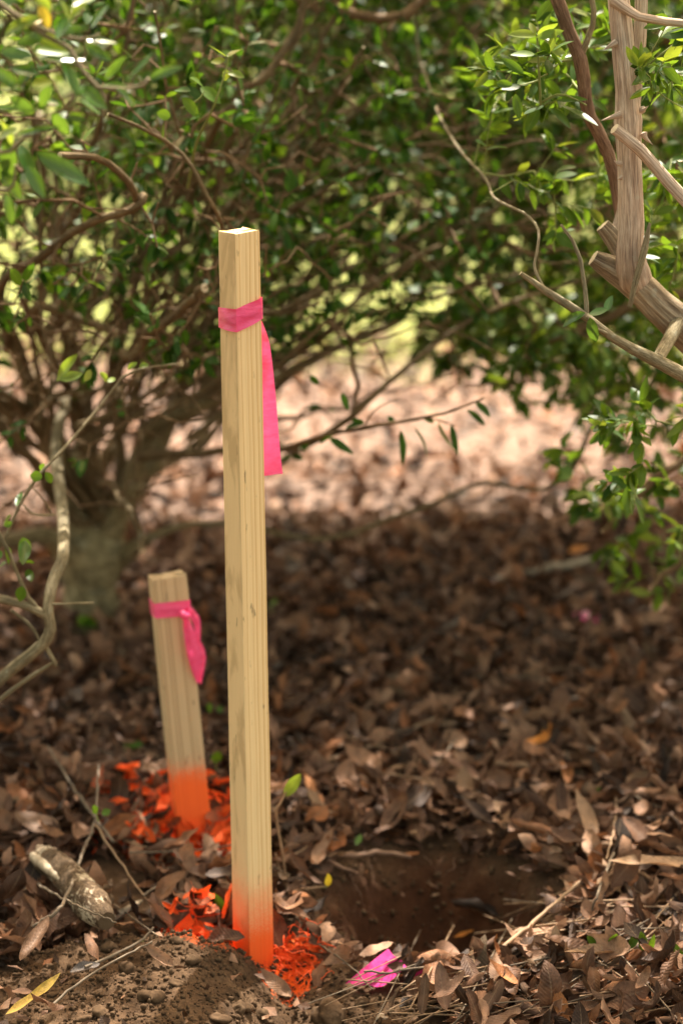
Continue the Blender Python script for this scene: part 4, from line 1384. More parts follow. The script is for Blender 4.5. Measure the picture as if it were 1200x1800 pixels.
Ye = 3.25
spray('crooked_branch', 'crooked pale grey branch with a forked stem at the left edge', [
    [(-60, 1240, Ye, 12), (0, 1194, Ye, 11), (70, 1140, Ye, 11), (88, 1110, Ye, 10.5), (82, 1070, Ye, 10), (92, 1020, Ye + 0.03, 11), (112, 970, Ye + 0.1, 11), (110, 900, Ye + 0.3, 11), (98, 800, Ye + 0.7, 11), (115, 700, Ye + 1.0, 10)],
    [(82, 1082, Ye, 8), (55, 1068, Ye, 8), (0, 1052, Ye, 8), (-60, 1044, Ye, 8)],
    [(70, 1074, Ye, 4), (45, 1040, Ye, 4), (25, 985, Ye, 3.5), (5, 945, Ye, 3.5), (-30, 890, Ye, 3)],
    [(10, 945, Ye, 3), (40, 880, Ye, 3), (75, 830, Ye, 3), (130, 770, Ye + 0.05, 2.6), (190, 700, Ye + 0.1, 2.4), (230, 655, Ye + 0.1, 2), (310, 640, Ye + 0.1, 1.6)],
    [(80, 1135, Ye, 4), (95, 1160, Ye, 4), (99, 1170, Ye, 3)],
    [(-20, 1245, Ye, 5), (40, 1200, Ye, 4), (95, 1164, Ye, 3)],
    [(92, 1062, Ye, 2), (130, 1062, Ye, 1.6), (165, 1060, Ye, 2)],
    [(72, 1130, Ye, 3), (55, 1100, Ye, 3), (20, 1072, Ye, 3)],
    [(96, 905, Ye + 0.2, 2.5), (60, 905, Ye + 0.1, 2), (40, 885, Ye + 0.1, 1.4)],
    [(90, 900, Ye + 0.2, 2), (70, 870, Ye + 0.1, 1.6), (50, 850, Ye + 0.1, 1.0)],
], [([(45, 950, 42, 985, Ye, 24), (40, 945, 50, 975, Ye, 24), (35, 985, 60, 992, Ye, 22), (40, 1030, 35, 1058, Ye, 20), (50, 1000, 55, 1020, Ye, 16), (10, 960, 20, 992, Ye, 20), (-5, 1000, 12, 990, Ye, 22), (5, 970, -20, 985, Ye, 22), (30, 890, 38, 862, Ye, 14), (20, 905, 10, 925, Ye, 14), (75, 838, 52, 836, Ye, 20), (80, 830, 94, 850, Ye, 16), (72, 828, 78, 815, Ye, 12), (8, 925, 22, 918, Ye, 12)], M['leaf_mid'], 0),
    ([(100, 670, 130, 622, Ye + 0.1, 22), (105, 668, 145, 655, Ye + 0.1, 20), (190, 672, 205, 660, Ye + 0.1, 10), (225, 650, 240, 636, Ye + 0.1, 12), (245, 645, 262, 640, Ye + 0.1, 12), (160, 650, 150, 670, Ye + 0.1, 14), (175, 655, 196, 672, Ye + 0.1, 14)], M['leaf_fresh'], 0)],
    M['bark_grey'])

Yd = 3.6
spray('leafy_twig', 'long twig with a row of drooping leaves just past the tall stake', [
    [(470, 800, 3.85, 5), (560, 768, 3.7, 4), (640, 752, Yd, 3.5), (720, 738, Yd, 3), (790, 722, Yd, 2.4), (850, 700, Yd, 1.6)],
    [(720, 738, Yd, 1.8), (750, 735, Yd, 1.6), (800, 748, Yd, 1.2)],
    [(640, 752, Yd, 1.6), (660, 720, Yd, 1.4), (700, 700, Yd, 1)],
], [([(704, 756, 710, 818, Yd, 17), (728, 752, 764, 804, Yd, 15), (770, 742, 796, 796, Yd, 22), (792, 745, 804, 800, Yd, 12), (820, 720, 856, 748, Yd, 13), (835, 705, 862, 732, Yd, 14), (578, 770, 622, 798, Yd, 18), (606, 755, 630, 742, Yd, 16), (680, 732, 696, 746, Yd, 12), (742, 734, 764, 742, Yd, 10), (600, 690, 612, 722, Yd, 12), (590, 765, 560, 772, Yd, 16), (640, 745, 616, 738, Yd, 14), (545, 660, 560, 676, Yd, 12)], M['leaf_dark'], 0)],
    M['bark_twig'])

Yn = 3.35
spray('leafy_twig', 'fine shoot with pale yellowish leaves above the tall stake', [
    [(330, 330, 3.6, 3), (345, 250, 3.45, 2.5), (372, 190, Yn, 2), (398, 120, Yn, 1.6), (402, 95, Yn, 1.2)],
    [(392, 130, Yn, 1.4), (410, 125, Yn, 1.2)],
    [(320, 190, Yn + 0.05, 2), (350, 175, Yn, 1.5), (360, 160, Yn, 1.2)],
], [([(398, 100, 366, 76, Yn, 17), (400, 100, 428, 84, Yn, 17), (396, 105, 372, 112, Yn, 17), (395, 122, 400, 144, Yn, 18), (400, 128, 430, 132, Yn, 18)], M['leaf_fresh'], 0),
    ([(345, 148, 340, 124, Yn, 22), (352, 154, 392, 176, Yn, 28), (320, 172, 352, 205, Yn, 24), (335, 160, 305, 155, Yn, 18), (350, 205, 322, 210, Yn, 20), (300, 205, 276, 198, Yn, 20), (360, 160, 348, 128, Yn, 22), (332, 175, 330, 186, Yn, 20)], M['leaf_mid'], 0)],
    M['stem_green'])

spray('leafy_twig', 'low twig with three dark oval leaves under the weathered log', [
    [(1075, 590, 3.02, 3), (1045, 575, 3.0, 2.5), (1030, 556, 3.0, 2)],
], [([(1028, 550, 980, 570, 3.0, 22), (1034, 552, 1068, 545, 3.0, 18), (1036, 558, 1046, 606, 3.0, 22), (1062, 548, 1075, 520, 3.02, 14)], M['leaf_gloss'], 0)], M['bark_grey'])

spray('leafy_twig', 'upright shoot with a rosette of bright leaves beside the thorny limb', [
    [(950, 190, 3.22, 2.5), (946, 120, 3.2, 2.2), (943, 60, 3.2, 1.8)], [(950, 180, 3.22, 2), (985, 165, 3.2, 1.8), (1030, 185, 3.2, 1.4)], [(948, 140, 3.22, 2), (915, 150, 3.2, 1.5)],
], [([(942, 62, 900, 55, 3.2, 18), (944, 62, 980, 40, 3.2, 18), (942, 66, 990, 52, 3.2, 16), (940, 60, 930, 38, 3.2, 12), (945, 85, 1002, 88, 3.2, 22), (940, 95, 898, 92, 3.2, 16)], M['leaf_fresh'], 0),
    ([(955, 185, 920, 200, 3.2, 22), (975, 175, 1030, 172, 3.2, 14), (985, 185, 1052, 212, 3.2, 20), (965, 190, 1010, 220, 3.2, 18), (915, 150, 880, 160, 3.2, 18), (905, 165, 912, 210, 3.2, 18), (920, 130, 880, 100, 3.2, 18), (900, 150, 870, 145, 3.2, 16), (1040, 175, 1066, 195, 3.2, 14)], M['leaf_mid'], 0)],
    M['stem_green'])

spray('leafy_twig', 'green shoot with small round leaves at the right edge by the thorny limb', [
    [(1240, 140, 3.1, 3), (1180, 132, 3.1, 2.5), (1110, 128, 3.1, 2)], [(1240, 40, 3.1, 2.5), (1170, 90, 3.1, 2), (1120, 130, 3.1, 1.6)], [(1130, 130, 3.1, 1.5), (1160, 165, 3.1, 1.2), (1200, 190, 3.1, 1)],
], [([(1142, 108, 1125, 82, 3.1, 22), (1150, 110, 1178, 100, 3.1, 12), (1160, 140, 1170, 165, 3.1, 18), (1150, 165, 1135, 148, 3.1, 16), (1175, 70, 1210, 62, 3.1, 14), (1130, 50, 1170, 40, 3.1, 14), (1190, 125, 1215, 118, 3.1, 12), (1190, 180, 1215, 190, 3.1, 16), (1110, 130, 1142, 118, 3.1, 14)], M['leaf_mid'], 0)],
    M['stem_green'])

# ------------------------------------------------------------------ lying things
def lying_leaf(px, py, L, asp, ang, mat, label, ku=0.4, kv=0.8, tw=0.3, tilt=(0, 0), dz=0.022, cat='fallen leaf', name='fallen_leaf', group=None, nu=14, nv=8):
    c = on_ground(px, py, dz + 0.014)
    m = MB()
    a = R(ang)
    d = np.array([[math.cos(a), math.sin(a), tilt[0]]])
    up = np.array([[0 + tilt[1], -0.1, 1.0]])
    leaves(m, np.zeros((1, 3)) - norm(d) * L / 2, d, up, L, L * asp, ku, kv, tw, nu, nv, 0, 0.02)
    o = m.build(name, mat)
    o.location = c
    return tag(o, label, cat, group)


lying_leaf(1150, 1520, 0.135, 0.24, 186, M['dead_tan'], 'long smooth tan leaf reaching in from the right edge', 0.1, 0.9, 0.2, (0.05, 0), 0.05)
lying_leaf(65, 1450, 0.085, 0.62, 150, M['dead_brown'], 'broad flat brown leaf above the broken branch', 0.2, 0.3, 0.1, (0.1, 0.1), 0.04)
lying_leaf(975, 1650, 0.036, 0.42, 85, M['dead_tan'], 'small pale tan leaf standing on end right of the pit', 0.3, 0.9, 0.1, (1.6, 0), 0.03)
lying_leaf(1045, 1680, 0.095, 0.28, 200, M['dead_tan'], 'rolled light tan leaf below the green sprigs', 0.3, 1.4, 0.4, (0.0, 0), 0.03)
lying_leaf(940, 1310, 0.062, 0.4, 20, M['dead_orange'], 'bright orange dead leaf right of the pit', 0.5, 0.8, 0.3, (0.1, 0.2), 0.03)
lying_leaf(960, 1285, 0.030, 0.5, 60, M['dead_orange'], 'small orange leaf tip behind the bright orange leaf', 0.5, 0.8, 0.3, (0.3, 0.2), 0.03)
lying_leaf(805, 1358, 0.080, 0.34, 170, M['dead_pink'], 'curled pinkish brown leaf on the litter beyond the pit', 0.7, 1.2, 0.5, (0.2, 0), 0.03)
lying_leaf(710, 1350, 0.048, 0.3, 5, M['dead_tan'], 'thin pale leaf lying level beyond the pit', 0.2, 0.9, 0.2, (0, 0), 0.03)
lying_leaf(665, 1405, 0.070, 0.36, 190, M['dead_brown'], 'arched brown leaf on the far rim of the pit', 1.4, 0.8, 0.3, (0.3, 0), 0.025)
lying_leaf(1030, 1295, 0.050, 0.32, 150, M['dead_tan'], 'pale curved leaf right of the orange leaf', 0.6, 0.9, 0.4, (0.2, 0), 0.03)
lying_leaf(1020, 1440, 0.085, 0.42, 120, M['dead_tan'], 'twisted light brown leaf at the right of the litter', 0.9, 1.0, 0.9, (0.3, 0.2), 0.04)
lying_leaf(1012, 970, 0.058, 0.55, 10, M['dead_orange'], 'blurred orange yellow leaf far off on the litter', 0.3, 0.5, 0.2, (0.1, -0.3), 0.04)
lying_leaf(150, 1705, 0.040, 0.55, 20, M['dead_grey'], 'grey folded leaf on the soil heap', 0.3, 1.3, 0.3, (0.0, 0.1), 0.012)
lying_leaf(60, 1760, 0.095, 0.17, 50, M['dead_yellow'], 'long yellow streaked leaf at the lower edge of the heap', 0.5, 0.9, 0.6, (0.0, 0.1), 0.012)
lying_leaf(40, 1745, 0.030, 0.5, -20, M['dead_pink'], 'small pale pinkish leaf beside the yellow streaked leaf', 0.2, 0.6, 0.2, (0.0, 0.1), 0.014)
lying_leaf(62, 1660, 0.085, 0.3, 70, M['dead_brown'], 'long grey brown leaf left of the soil heap', 0.5, 1.3, 0.5, (0.1, 0.1), 0.03)
lying_leaf(775, 1740, 0.065, 0.42, 100, M['dead_pink'], 'crossed pinkish leaf at the front of the pit', 0.8, 1.2, 0.2, (0.5, 0), 0.04)
lying_leaf(800, 1750, 0.062, 0.38, 10, M['dead_pink'], 'curled leaf bent over the crossed leaf by the pit', 1.5, 0.8, 0.2, (0.0, 0), 0.055)
lying_leaf(745, 1750, 0.055, 0.36, 80, M['dead_brown'], 'upright brown leaf leaning beside the crossed leaves', 0.5, 1.4, 0.2, (0.8, 0), 0.04)
lying_leaf(880, 1715, 0.052, 0.42, 150, M['dead_rust'], 'rusty leaf with a glossy edge below the dry stems', 0.7, 0.6, 0.4, (0.2, 0.1), 0.035)
lying_leaf(720, 1505, 0.030, 0.4, 10, M['dead_rust'], 'rusty leaf scrap on the back wall of the pit', 0.3, 0.6, 0.2, (0, 0), 0.012)
lying_leaf(815, 1645, 0.034, 0.3, 20, M['dead_orange'], 'thin orange leaf on the near slope of the pit', 0.3, 0.6, 0.2, (0.1, 0), 0.010)
lying_leaf(630, 1478, 0.022, 0.5, 70, M['leaf_mid'], 'small green leaf fallen on the pit rim', 0.2, 0.4, 0.1, (0.4, 0), 0.03)
lying_leaf(765, 1575, 0.014, 0.5, 15, M['dead_tan'], 'tiny pale leaf fleck low in the pit', 0.2, 0.4, 0.1, (0.1, 0), 0.006)

# generic fallen leaves: one of each kind first, then copies
KINDS = [('dead_tan', 'tan curled dead leaf on top of the litter', 0.26), ('dead_brown', 'mid brown curled dead leaf on top of the litter', 0.28), ('dead_dark', 'dark brown curled dead leaf on top of the litter', 0.16), ('dead_pink', 'pinkish brown curled dead leaf on top of the litter', 0.22), ('dead_rust', 'rusty brown curled dead leaf on top of the litter', 0.08)]
protos = {}
for km, lab, _ in KINDS:
    for vnum in range(5):
        m = MB()
        leaves(m, np.array([[-0.5, 0, 0]]), np.array([[1.0, 0, 0]]), np.array([[0, 0, 1.0]]), 1.0, rng.uniform(0.28, 0.46), rng.normal(0.3, 1.0), abs(rng.normal(1.0, 0.9)), rng.normal(0, 1.1), 14, 8, 0, 0.05, rng.uniform(0.7, 1.15))
        st_ = crom([(-0.62, 0, 0.02), (-0.55, 0.005, 0.0), (-0.48, 0, 0.0)], 5)
        tube(m, st_, np.full(5, 0.012), 5)
        protos[(km, vnum)] = (m, lab)
made = {}
cnt = 0
while cnt < 250:
    y = rng.uniform(2.72, 3.62)
    x = rng.uniform(-1, 1) * (0.15 * y + 0.06)
    if rng.random() < soil_mask(np.array([x]), np.array([y]))[0] * 1.6:
        continue
    if abs(x - tall_base[0]) < 0.075 and -0.2 < y - tall_base[1] < 0.06 or abs(x - short_base[0]) < 0.06 and abs(y - short_base[1]) < 0.06:
        continue
    if min(math.hypot(x - u_, y - v_) for u_, v_ in ((-0.36, 3.33), (-0.34, 3.27), (-0.315, 3.21), (-0.295, 3.16), (0.03, 2.93), (-0.2, 3.37), (-0.22, 3.43))) < 0.06:
        continue
    km, lab, _ = KINDS[rng.choice(len(KINDS), p=[k[2] for k in KINDS])]
    vnum = int(rng.integers(5))
    if (km, vnum) not in made:
        o = protos[(km, vnum)][0].build('fallen_leaf', M[km])
        made[(km, vnum)] = o
        tag(o, lab, 'fallen leaf', 'loose dead leaves on the ground')
    else:
        o = made[(km, vnum)].copy()
        col.objects.link(o)
    s = rng.uniform(0.040, 0.084)
    big = x > 0.12 and y < 3.2
    if big:
        s *= 1.05
    o.scale = (s, s, s)
    o.rotation_euler = (rng.normal(0, 0.5) + (math.pi if rng.random() < 0.3 else 0), rng.normal(0, 0.35), rng.random() * 6.28)
    o.location = (x, y, float(gh(x, y)) + 0.016 + rng.random() * 0.028)
    cnt += 1

# painted leaves round the stakes
def painted(cx, cy, rx, ry, n, lo, hi, label, group, dz=0.02):
    first = None
    for i in range(n):
        a, rr_ = rng.random() * 6.28, math.sqrt(rng.random())
        x, y = cx + rx * rr_ * math.cos(a), cy + ry * rr_ * math.sin(a)
        m = MB()
        leaves(m, np.array([[-0.5, 0, 0]]), np.array([[1.0, 0, 0]]), np.array([[0, 0, 1.0]]), 1.0, rng.uniform(0.28, 0.5), rng.normal(0.3, 0.8), abs(rng.normal(0.9, 0.7)), rng.normal(0, 0.8), 10, 6, 0, 0.035)
        o = m.build('painted_leaf', M['painted'] if rng.random() < 0.75 else M['half_painted'])
        s = rng.uniform(lo, hi)
        o.scale = (s, s, s)
        o.rotation_euler = (rng.normal(0, 0.7), rng.normal(0, 0.5), rng.random() * 6.28)
        o.location = (x, y, float(gh(x, y)) + 0.008 + rng.random() * dz)
        tag(o, label, 'painted leaf', group)


sb = short_base
painted(sb[0] - 0.065, 3.51, 0.095, 0.15, 90, 0.03, 0.07, 'orange sprayed dead leaf at the foot of the short stake', 'painted leaves by the short stake', 0.045)
painted(sb[0] + 0.055, 3.48, 0.04, 0.14, 34, 0.03, 0.06, 'orange sprayed dead leaf at the foot of the short stake', 'painted leaves by the short stake', 0.04)
painted(sb[0] + 0.03, 3.40, 0.04, 0.03, 10, 0.03, 0.05, 'orange sprayed dead leaf at the foot of the short stake', 'painted leaves by the short stake', 0.02)
tb = tall_base
painted(tb[0] - 0.075, 3.085, 0.045, 0.03, 20, 0.035, 0.065, 'orange sprayed dead leaf at the foot of the tall stake', 'painted leaves by the tall stake', 0.055)
painted(tb[0] + 0.06, 3.045, 0.022, 0.025, 8, 0.018, 0.03, 'orange sprayed dead leaf at the foot of the tall stake', 'painted leaves by the tall stake', 0.015)


def root_tangle(name, cx, cy, rx, ry, n, mat, label, hmax=0.05, r=0.0008, L=0.06):
    m = MB()
    for i in range(n):
        x, y = cx + np.clip(rng.normal(0, rx * 0.45), -rx, rx), cy + np.clip(rng.normal(0, ry * 0.45), -ry, ry)
        p = np.array([x, y, float(gh(x, y)) + rng.random() * hmax * 0.4])
        d = norm(np.append(rng.standard_normal(2), rng.normal(0.5, 0.7)))
        pts = [p]
        for k in range(rng.integers(6, 12)):
            d = norm(d + rng.standard_normal(3) * 0.55 + np.array([0, 0, -0.12]))
            p = p + d * L / 8
            p[2] = max(p[2], float(gh(p[0], p[1])) + 0.001)
            pts.append(p)
        tube(m, np.array(pts), np.linspace(r, r * 0.45, len(pts)), 4)
    return tag(m.build(name, mat), label, 'roots')


root_tangle('root_tangle', tb[0] + 0.052, 3.035, 0.045, 0.04, 60, M['paint_root'], 'tangle of orange sprayed fine roots against the right of the tall stake', 0.05)
root_tangle('root_tangle', tb[0] - 0.085, 3.06, 0.065, 0.04, 46, M['paint_root'], 'orange sprayed fine roots left of the tall stake behind the heap', 0.03)
root_tangle('root_tangle', sb[0] - 0.03, 3.47, 0.12, 0.12, 50, M['paint_root'], 'orange sprayed stalks strewn round the short stake', 0.05, 0.0011)
root_tangle('root_tangle', 0.0, 3.13, 0.06, 0.10, 70, M['root'], 'brown fine roots hanging from the pit edge', 0.03, 0.0006)
root_tangle('root_tangle', 0.2, 3.08, 0.11, 0.04, 50, M['root'], 'wispy brown rootlets along the near rim of the pit', 0.02, 0.0006)

for (x0, y0, x1, y1, w_) in ((640, 1490, 655, 1560, 1.6), (800, 1510, 775, 1545, 1.5), (610, 1530, 640, 1600, 1.4), (745, 1505, 760, 1530, 1.2)):
    q0, q1 = on_ground(x0, y0, 0.004), on_ground(x1, y1, 0.012)
    m_ = MB()
    qq = crom([q0, (q0 + q1) / 2 + np.array([0.004, -0.012, 0.004]), q1], 12)
    qq[1:-1] += rng.standard_normal((10, 3)) * 0.0012
    tube(m_, qq, np.linspace(w_ * 0.65, 0.3, 12) * mpp(1550, 3.2), 5)
    tag(m_.build('root', M['root']), 'thin cut root dangling from the back wall of the pit', 'root', 'cut roots in the pit wall')

# ribbon scraps
c = on_ground(665, 1715, 0.02)
sheet_pts_l = [on_ground(606, 1730, 0.008), on_ground(640, 1700, 0.022), on_ground(684, 1684, 0.03)]
sc_root = None


def scrap(label, rowsA, rowsB, fold, mat, nu=18, nv=10):
    o = sheet(None, rowsA, rowsB, mat, 'ribbon_scrap', nu, nv, fold, None, 1.4)
    return tag(o, label, 'ribbon scrap')


Yp = 2.95
scrap('crumpled magenta ribbon scrap lying at the near edge of the pit',
      [at(606, 1730, Yp), at(640, 1702, Yp + 0.01), at(682, 1668, Yp + 0.03)],
      [at(640, 1731, Yp - 0.01), at(672, 1734, Yp - 0.02), at(714, 1698, Yp + 0.0)], 0.006, M['magenta'])
scrap('narrow magenta ribbon strip poking out beside a twig by the pit',
      [at(708, 1716, Yp + 0.02), at(735, 1708, Yp + 0.02), at(762, 1692, Yp + 0.02)],
      [at(712, 1724, Yp + 0.02), at(738, 1715, Yp + 0.02), at(764, 1697, Yp + 0.02)], 0.001, M['magenta'], 10, 4)
c = on_ground(1030, 1085, 0.03)
scrap('small pink ribbon bit far off in the brown litter',
      [at(1008, 1078, c[1]), at(1030, 1074, c[1] + 0.03), at(1052, 1084, c[1] + 0.03)],
      [at(1010, 1088, c[1] - 0.03), at(1030, 1092, c[1] - 0.02), at(1050, 1094, c[1] - 0.01)], 0.004, M['magenta'], 12, 6)

# broken branch with bare wood
root = empty('broken_branch', 'short thick broken branch with peeling bark left of the tall stake', 'broken branch')
a, b_ = on_ground(74, 1506, 0.068), on_ground(188, 1620, 0.034)
m = MB()
n = 22
P = lerp(a, b_, np.linspace(0, 1, n)[:, None]) + np.array([0, 0, 0.008]) * np.sin(np.linspace(0, 3.1, n))[:, None]
tube(m, P, np.interp(np.linspace(0, 1, n), [0, 0.1, 0.5, 0.8, 1], [0.017, 0.020, 0.022, 0.024, 0.012]), 20, 0, 0, 0.06, 0.22)
m.build('bark', [M['bark_rot'], M['pale_wood']], root)
m = MB()
off = np.array([-0.012, -0.016, 0.008])
tube(m, P[:11] + off, np.interp(np.linspace(0, 1, 11), [0, 0.2, 0.6, 1], [0.005, 0.007, 0.006, 0.002]), 9, 0, 0, 0.16)
m.build('bare_wood', M['pale_wood'], root)
m = MB()
q = crom([on_ground(180, 1622, 0.02), on_ground(215, 1605, 0.028), on_ground(249, 1584, 0.03)], 12)
tube(m, q, np.interp(np.linspace(0, 1, 12), [0, 0.3, 0.8, 1], [0.009, 0.007, 0.006, 0.003]), 9, 0, 0, 0.14)
m.build('side_stub', M['pale_wood'], root)
m = MB()
cc = on_ground(172, 1590, 0.03)
v = ICO3V * (1 + 0.15 * np.sin(ICO3V @ np.array([5, 3, 4.0])))[:, None] * np.array([0.024, 0.02, 0.02]) + cc
m.add(v, ICO3F)
m.build('knot', M['bark_rot'], root)


def twig(rows, r_px, mat, label, name='twig', group=None, side=None, dz=0.02, cat='twig'):
    P = np.array([on_ground(x, y, dz + h) for (x, y, h) in rows])
    m_ = MB()
    n_ = max(8, int(np.linalg.norm(np.diff(P, axis=0), axis=1).sum() / 0.012))
    Q = crom(P, n_)
    Q[1:-1] += rng.standard_normal((n_ - 2, 3)) * 0.0008
    rr_ = np.linspace(r_px, r_px * 0.6, n_) * mpp(rows[0][1], P[0][1])
    tube(m_, Q, rr_, 6, 0, None, 0.06)
    return tag(m_.build(name, mat), label, cat, group)


twig([(530, 1345, 0), (600, 1330, 0.01), (680, 1300, 0.015), (764, 1262, 0.02)], 4.5, M['dry_stem'], 'straight tan twig lying across the litter beyond the pit')
twig([(600, 1290, 0), (630, 1265, 0.01), (650, 1235, 0.02)], 3, M['grey_twig'], 'thin grey twig tip beyond the straight tan twig')
twig([(560, 1500, 0.0), (620, 1503, 0.012), (680, 1500, 0.012), (722, 1507, 0.01)], 6, M['root'], 'reddish root bridging the far edge of the pit')
twig([(575, 1512, 0.0), (600, 1525, 0.012), (628, 1536, 0.012)], 4, M['root'], 'short forked root below the bridging root')
twig([(700, 1665, 0.01), (735, 1680, 0.015), (765, 1697, 0.01)], 4, M['grey_twig'], 'smooth grey twig beside the magenta ribbon scrap')
twig([(640, 1708, 0.03), (690, 1708, 0.028), (760, 1700, 0.02), (800, 1690, 0.01)], 2.5, M['grey_twig'], 'dark thin twig lying over the magenta ribbon scrap')
twig([(560, 1660, 0.01), (605, 1690, 0.01), (655, 1740, 0.008)], 2, M['grey_twig'], 'pale thin twig running past the magenta ribbon scrap')
twig([(150, 1700, 0.01), (240, 1660, 0.01), (330, 1590, 0.01), (175, 1640, 0.03)][:2] + [(270, 1630, 0.01)], 3, M['grey_twig'], 'pale stick at the upper edge of the soil heap')
twig([(60, 1630, 0.03), (110, 1590, 0.05), (145, 1500, 0.07), (168, 1440, 0.09), (174, 1345, 0.12)], 3.5, M['grey_twig'], 'long bare upright twig crossing the broken branch')
twig([(168, 1450, 0.09), (215, 1520, 0.04), (272, 1600, 0.015)], 2.2, M['dry_stem'], 'thin dry stem slanting down from the upright twig')
twig([(200, 1480, 0.03), (140, 1400, 0.06), (85, 1312, 0.09)], 3, M['grey_twig'], 'thin grey stick leaning behind the broken branch')
twig([(60, 1550, 0.03), (130, 1590, 0.06), (205, 1622, 0.05)], 2.4, M['grey_twig'], 'thin dark twig lying over the broken branch')
twig([(1078, 1500, 0.04), (1050, 1570, 0.05), (1040, 1600, 0.03)], 3, M['grey_twig'], 'pale bent twig standing left of the long tan leaf')
twig([(1083, 1400, 0.02), (1080, 1450, 0.03), (1065, 1510, 0.05)], 2.2, M['dry_stem'], 'thin hooked twig above the long tan leaf')
twig([(870, 1020, 0), (960, 1000, 0.02), (1112, 970, 0.04)], 9, M['pale_wood'], 'blurred pale stick far off under the right shrub')
twig([(700, 1320, 0.01), (760, 1340, 0.02), (800, 1300, 0.03)], 2, M['grey_twig'], 'fine twig beside the curled pinkish leaf')
twig([(95, 1765, 0.006), (150, 1720, 0.01), (220, 1680, 0.012), (268, 1655, 0.015)], 2.6, M['grey_twig'], 'thin twig lying along the left of the soil heap')
twig([(700, 1185, 0.0), (670, 1200, 0.02), (640, 1300, 0.02)][:2], 4, M['grey_twig'], 'short blurred twig in the mid litter')
twig([(880, 1668, 0.02), (950, 1610, 0.03), (1018, 1550, 0.04)], 4.5, M['dry_stem'], 'stout tan stem with a broken end above the right pit rim')

# pine straw and dry stems, lower right
first = None
for i in range(190):
    px, py = rng.uniform(640, 1190), rng.uniform(1580, 1790)
    if px < 930 and py < 1690:
        continue
    a = rng.normal(22, 16) * (1 if rng.random() < 0.85 else -1)
    Lp = rng.uniform(60, 230)
    dx, dy = math.cos(R(a)) * Lp / 2, -math.sin(R(a)) * Lp / 2
    h = rng.random() * 0.03 + 0.01
    P = [on_ground(px - dx, min(1830, py - dy), h), on_ground(px, py, h + rng.normal(0.004, 0.004)), on_ground(px + dx, min(1830, py + dy), h + rng.normal(0, 0.008))]
    m_ = MB()
    tube(m_, crom(P, 10), np.full(10, rng.uniform(0.0006, 0.0014)), 5)
    tag(m_.build('pine_needle', M['dry_stem'] if rng.random() < 0.7 else M['grey_twig']), 'dry straw coloured needle among the leaves right of the pit', 'pine needle', 'dry needles right of the pit')
for i in range(70):
    px, py = rng.uniform(0, 1200), rng.uniform(1150, 1640)
    if soil_mask(*[np.array([q]) for q in on_ground(px, py)[:2]])[0] > 0.05 or (520 < px < 1010 and py > 1440) or (340 < px < 500 and py > 1600):
        continue
    a = rng.uniform(-50, 50)
    Lp = rng.uniform(60, 190)
    dx, dy = math.cos(R(a)) * Lp / 2, -math.sin(R(a)) * Lp / 2 * 0.6
    h = rng.random() * 0.03 + 0.015
    P = [on_ground(px - dx, py - dy, h), on_ground(px + rng.normal(0, 6), py + rng.normal(0, 6), h + 0.006), on_ground(px + dx, py + dy, h + rng.normal(0, 0.01))]
    m_ = MB()
    tube(m_, crom(P, 10), np.linspace(1.0, 0.5, 10) * rng.uniform(0.0008, 0.0022), 5)
    tag(m_.build('twig', M['grey_twig'] if rng.random() < 0.6 else M['dry_stem']), 'thin dry twig strewn over the leaf litter', 'twig', 'twigs strewn on the litter')

# small green plants
def sprig(label, stems, lv, stem_mat, leaf_mat):
    root_ = empty('seedling', label, 'seedling')
    for rows in stems:
        m_ = MB()
        p, r = px_path(rows)
        tube(m_, p, r, 5)
        m_.build('stem', stem_mat, root_)
    for (x0, y0, x1, y1, Y, wpx) in lv:
        m_ = MB()
        a_, b2_ = at(x0, y0, Y), at(x1, y1, Y + rng.normal(0, 0.008))
        L = np.linalg.norm(b2_ - a_)
        leaves(m_, a_[None], (b2_ - a_)[None], np.array([[0.2, -0.7, 0.6]]), L, wpx * mpp(y0, Y), 0.2, 0.4, 0.2, 8, 4)
        m_.build('leaf', leaf_mat, root_)


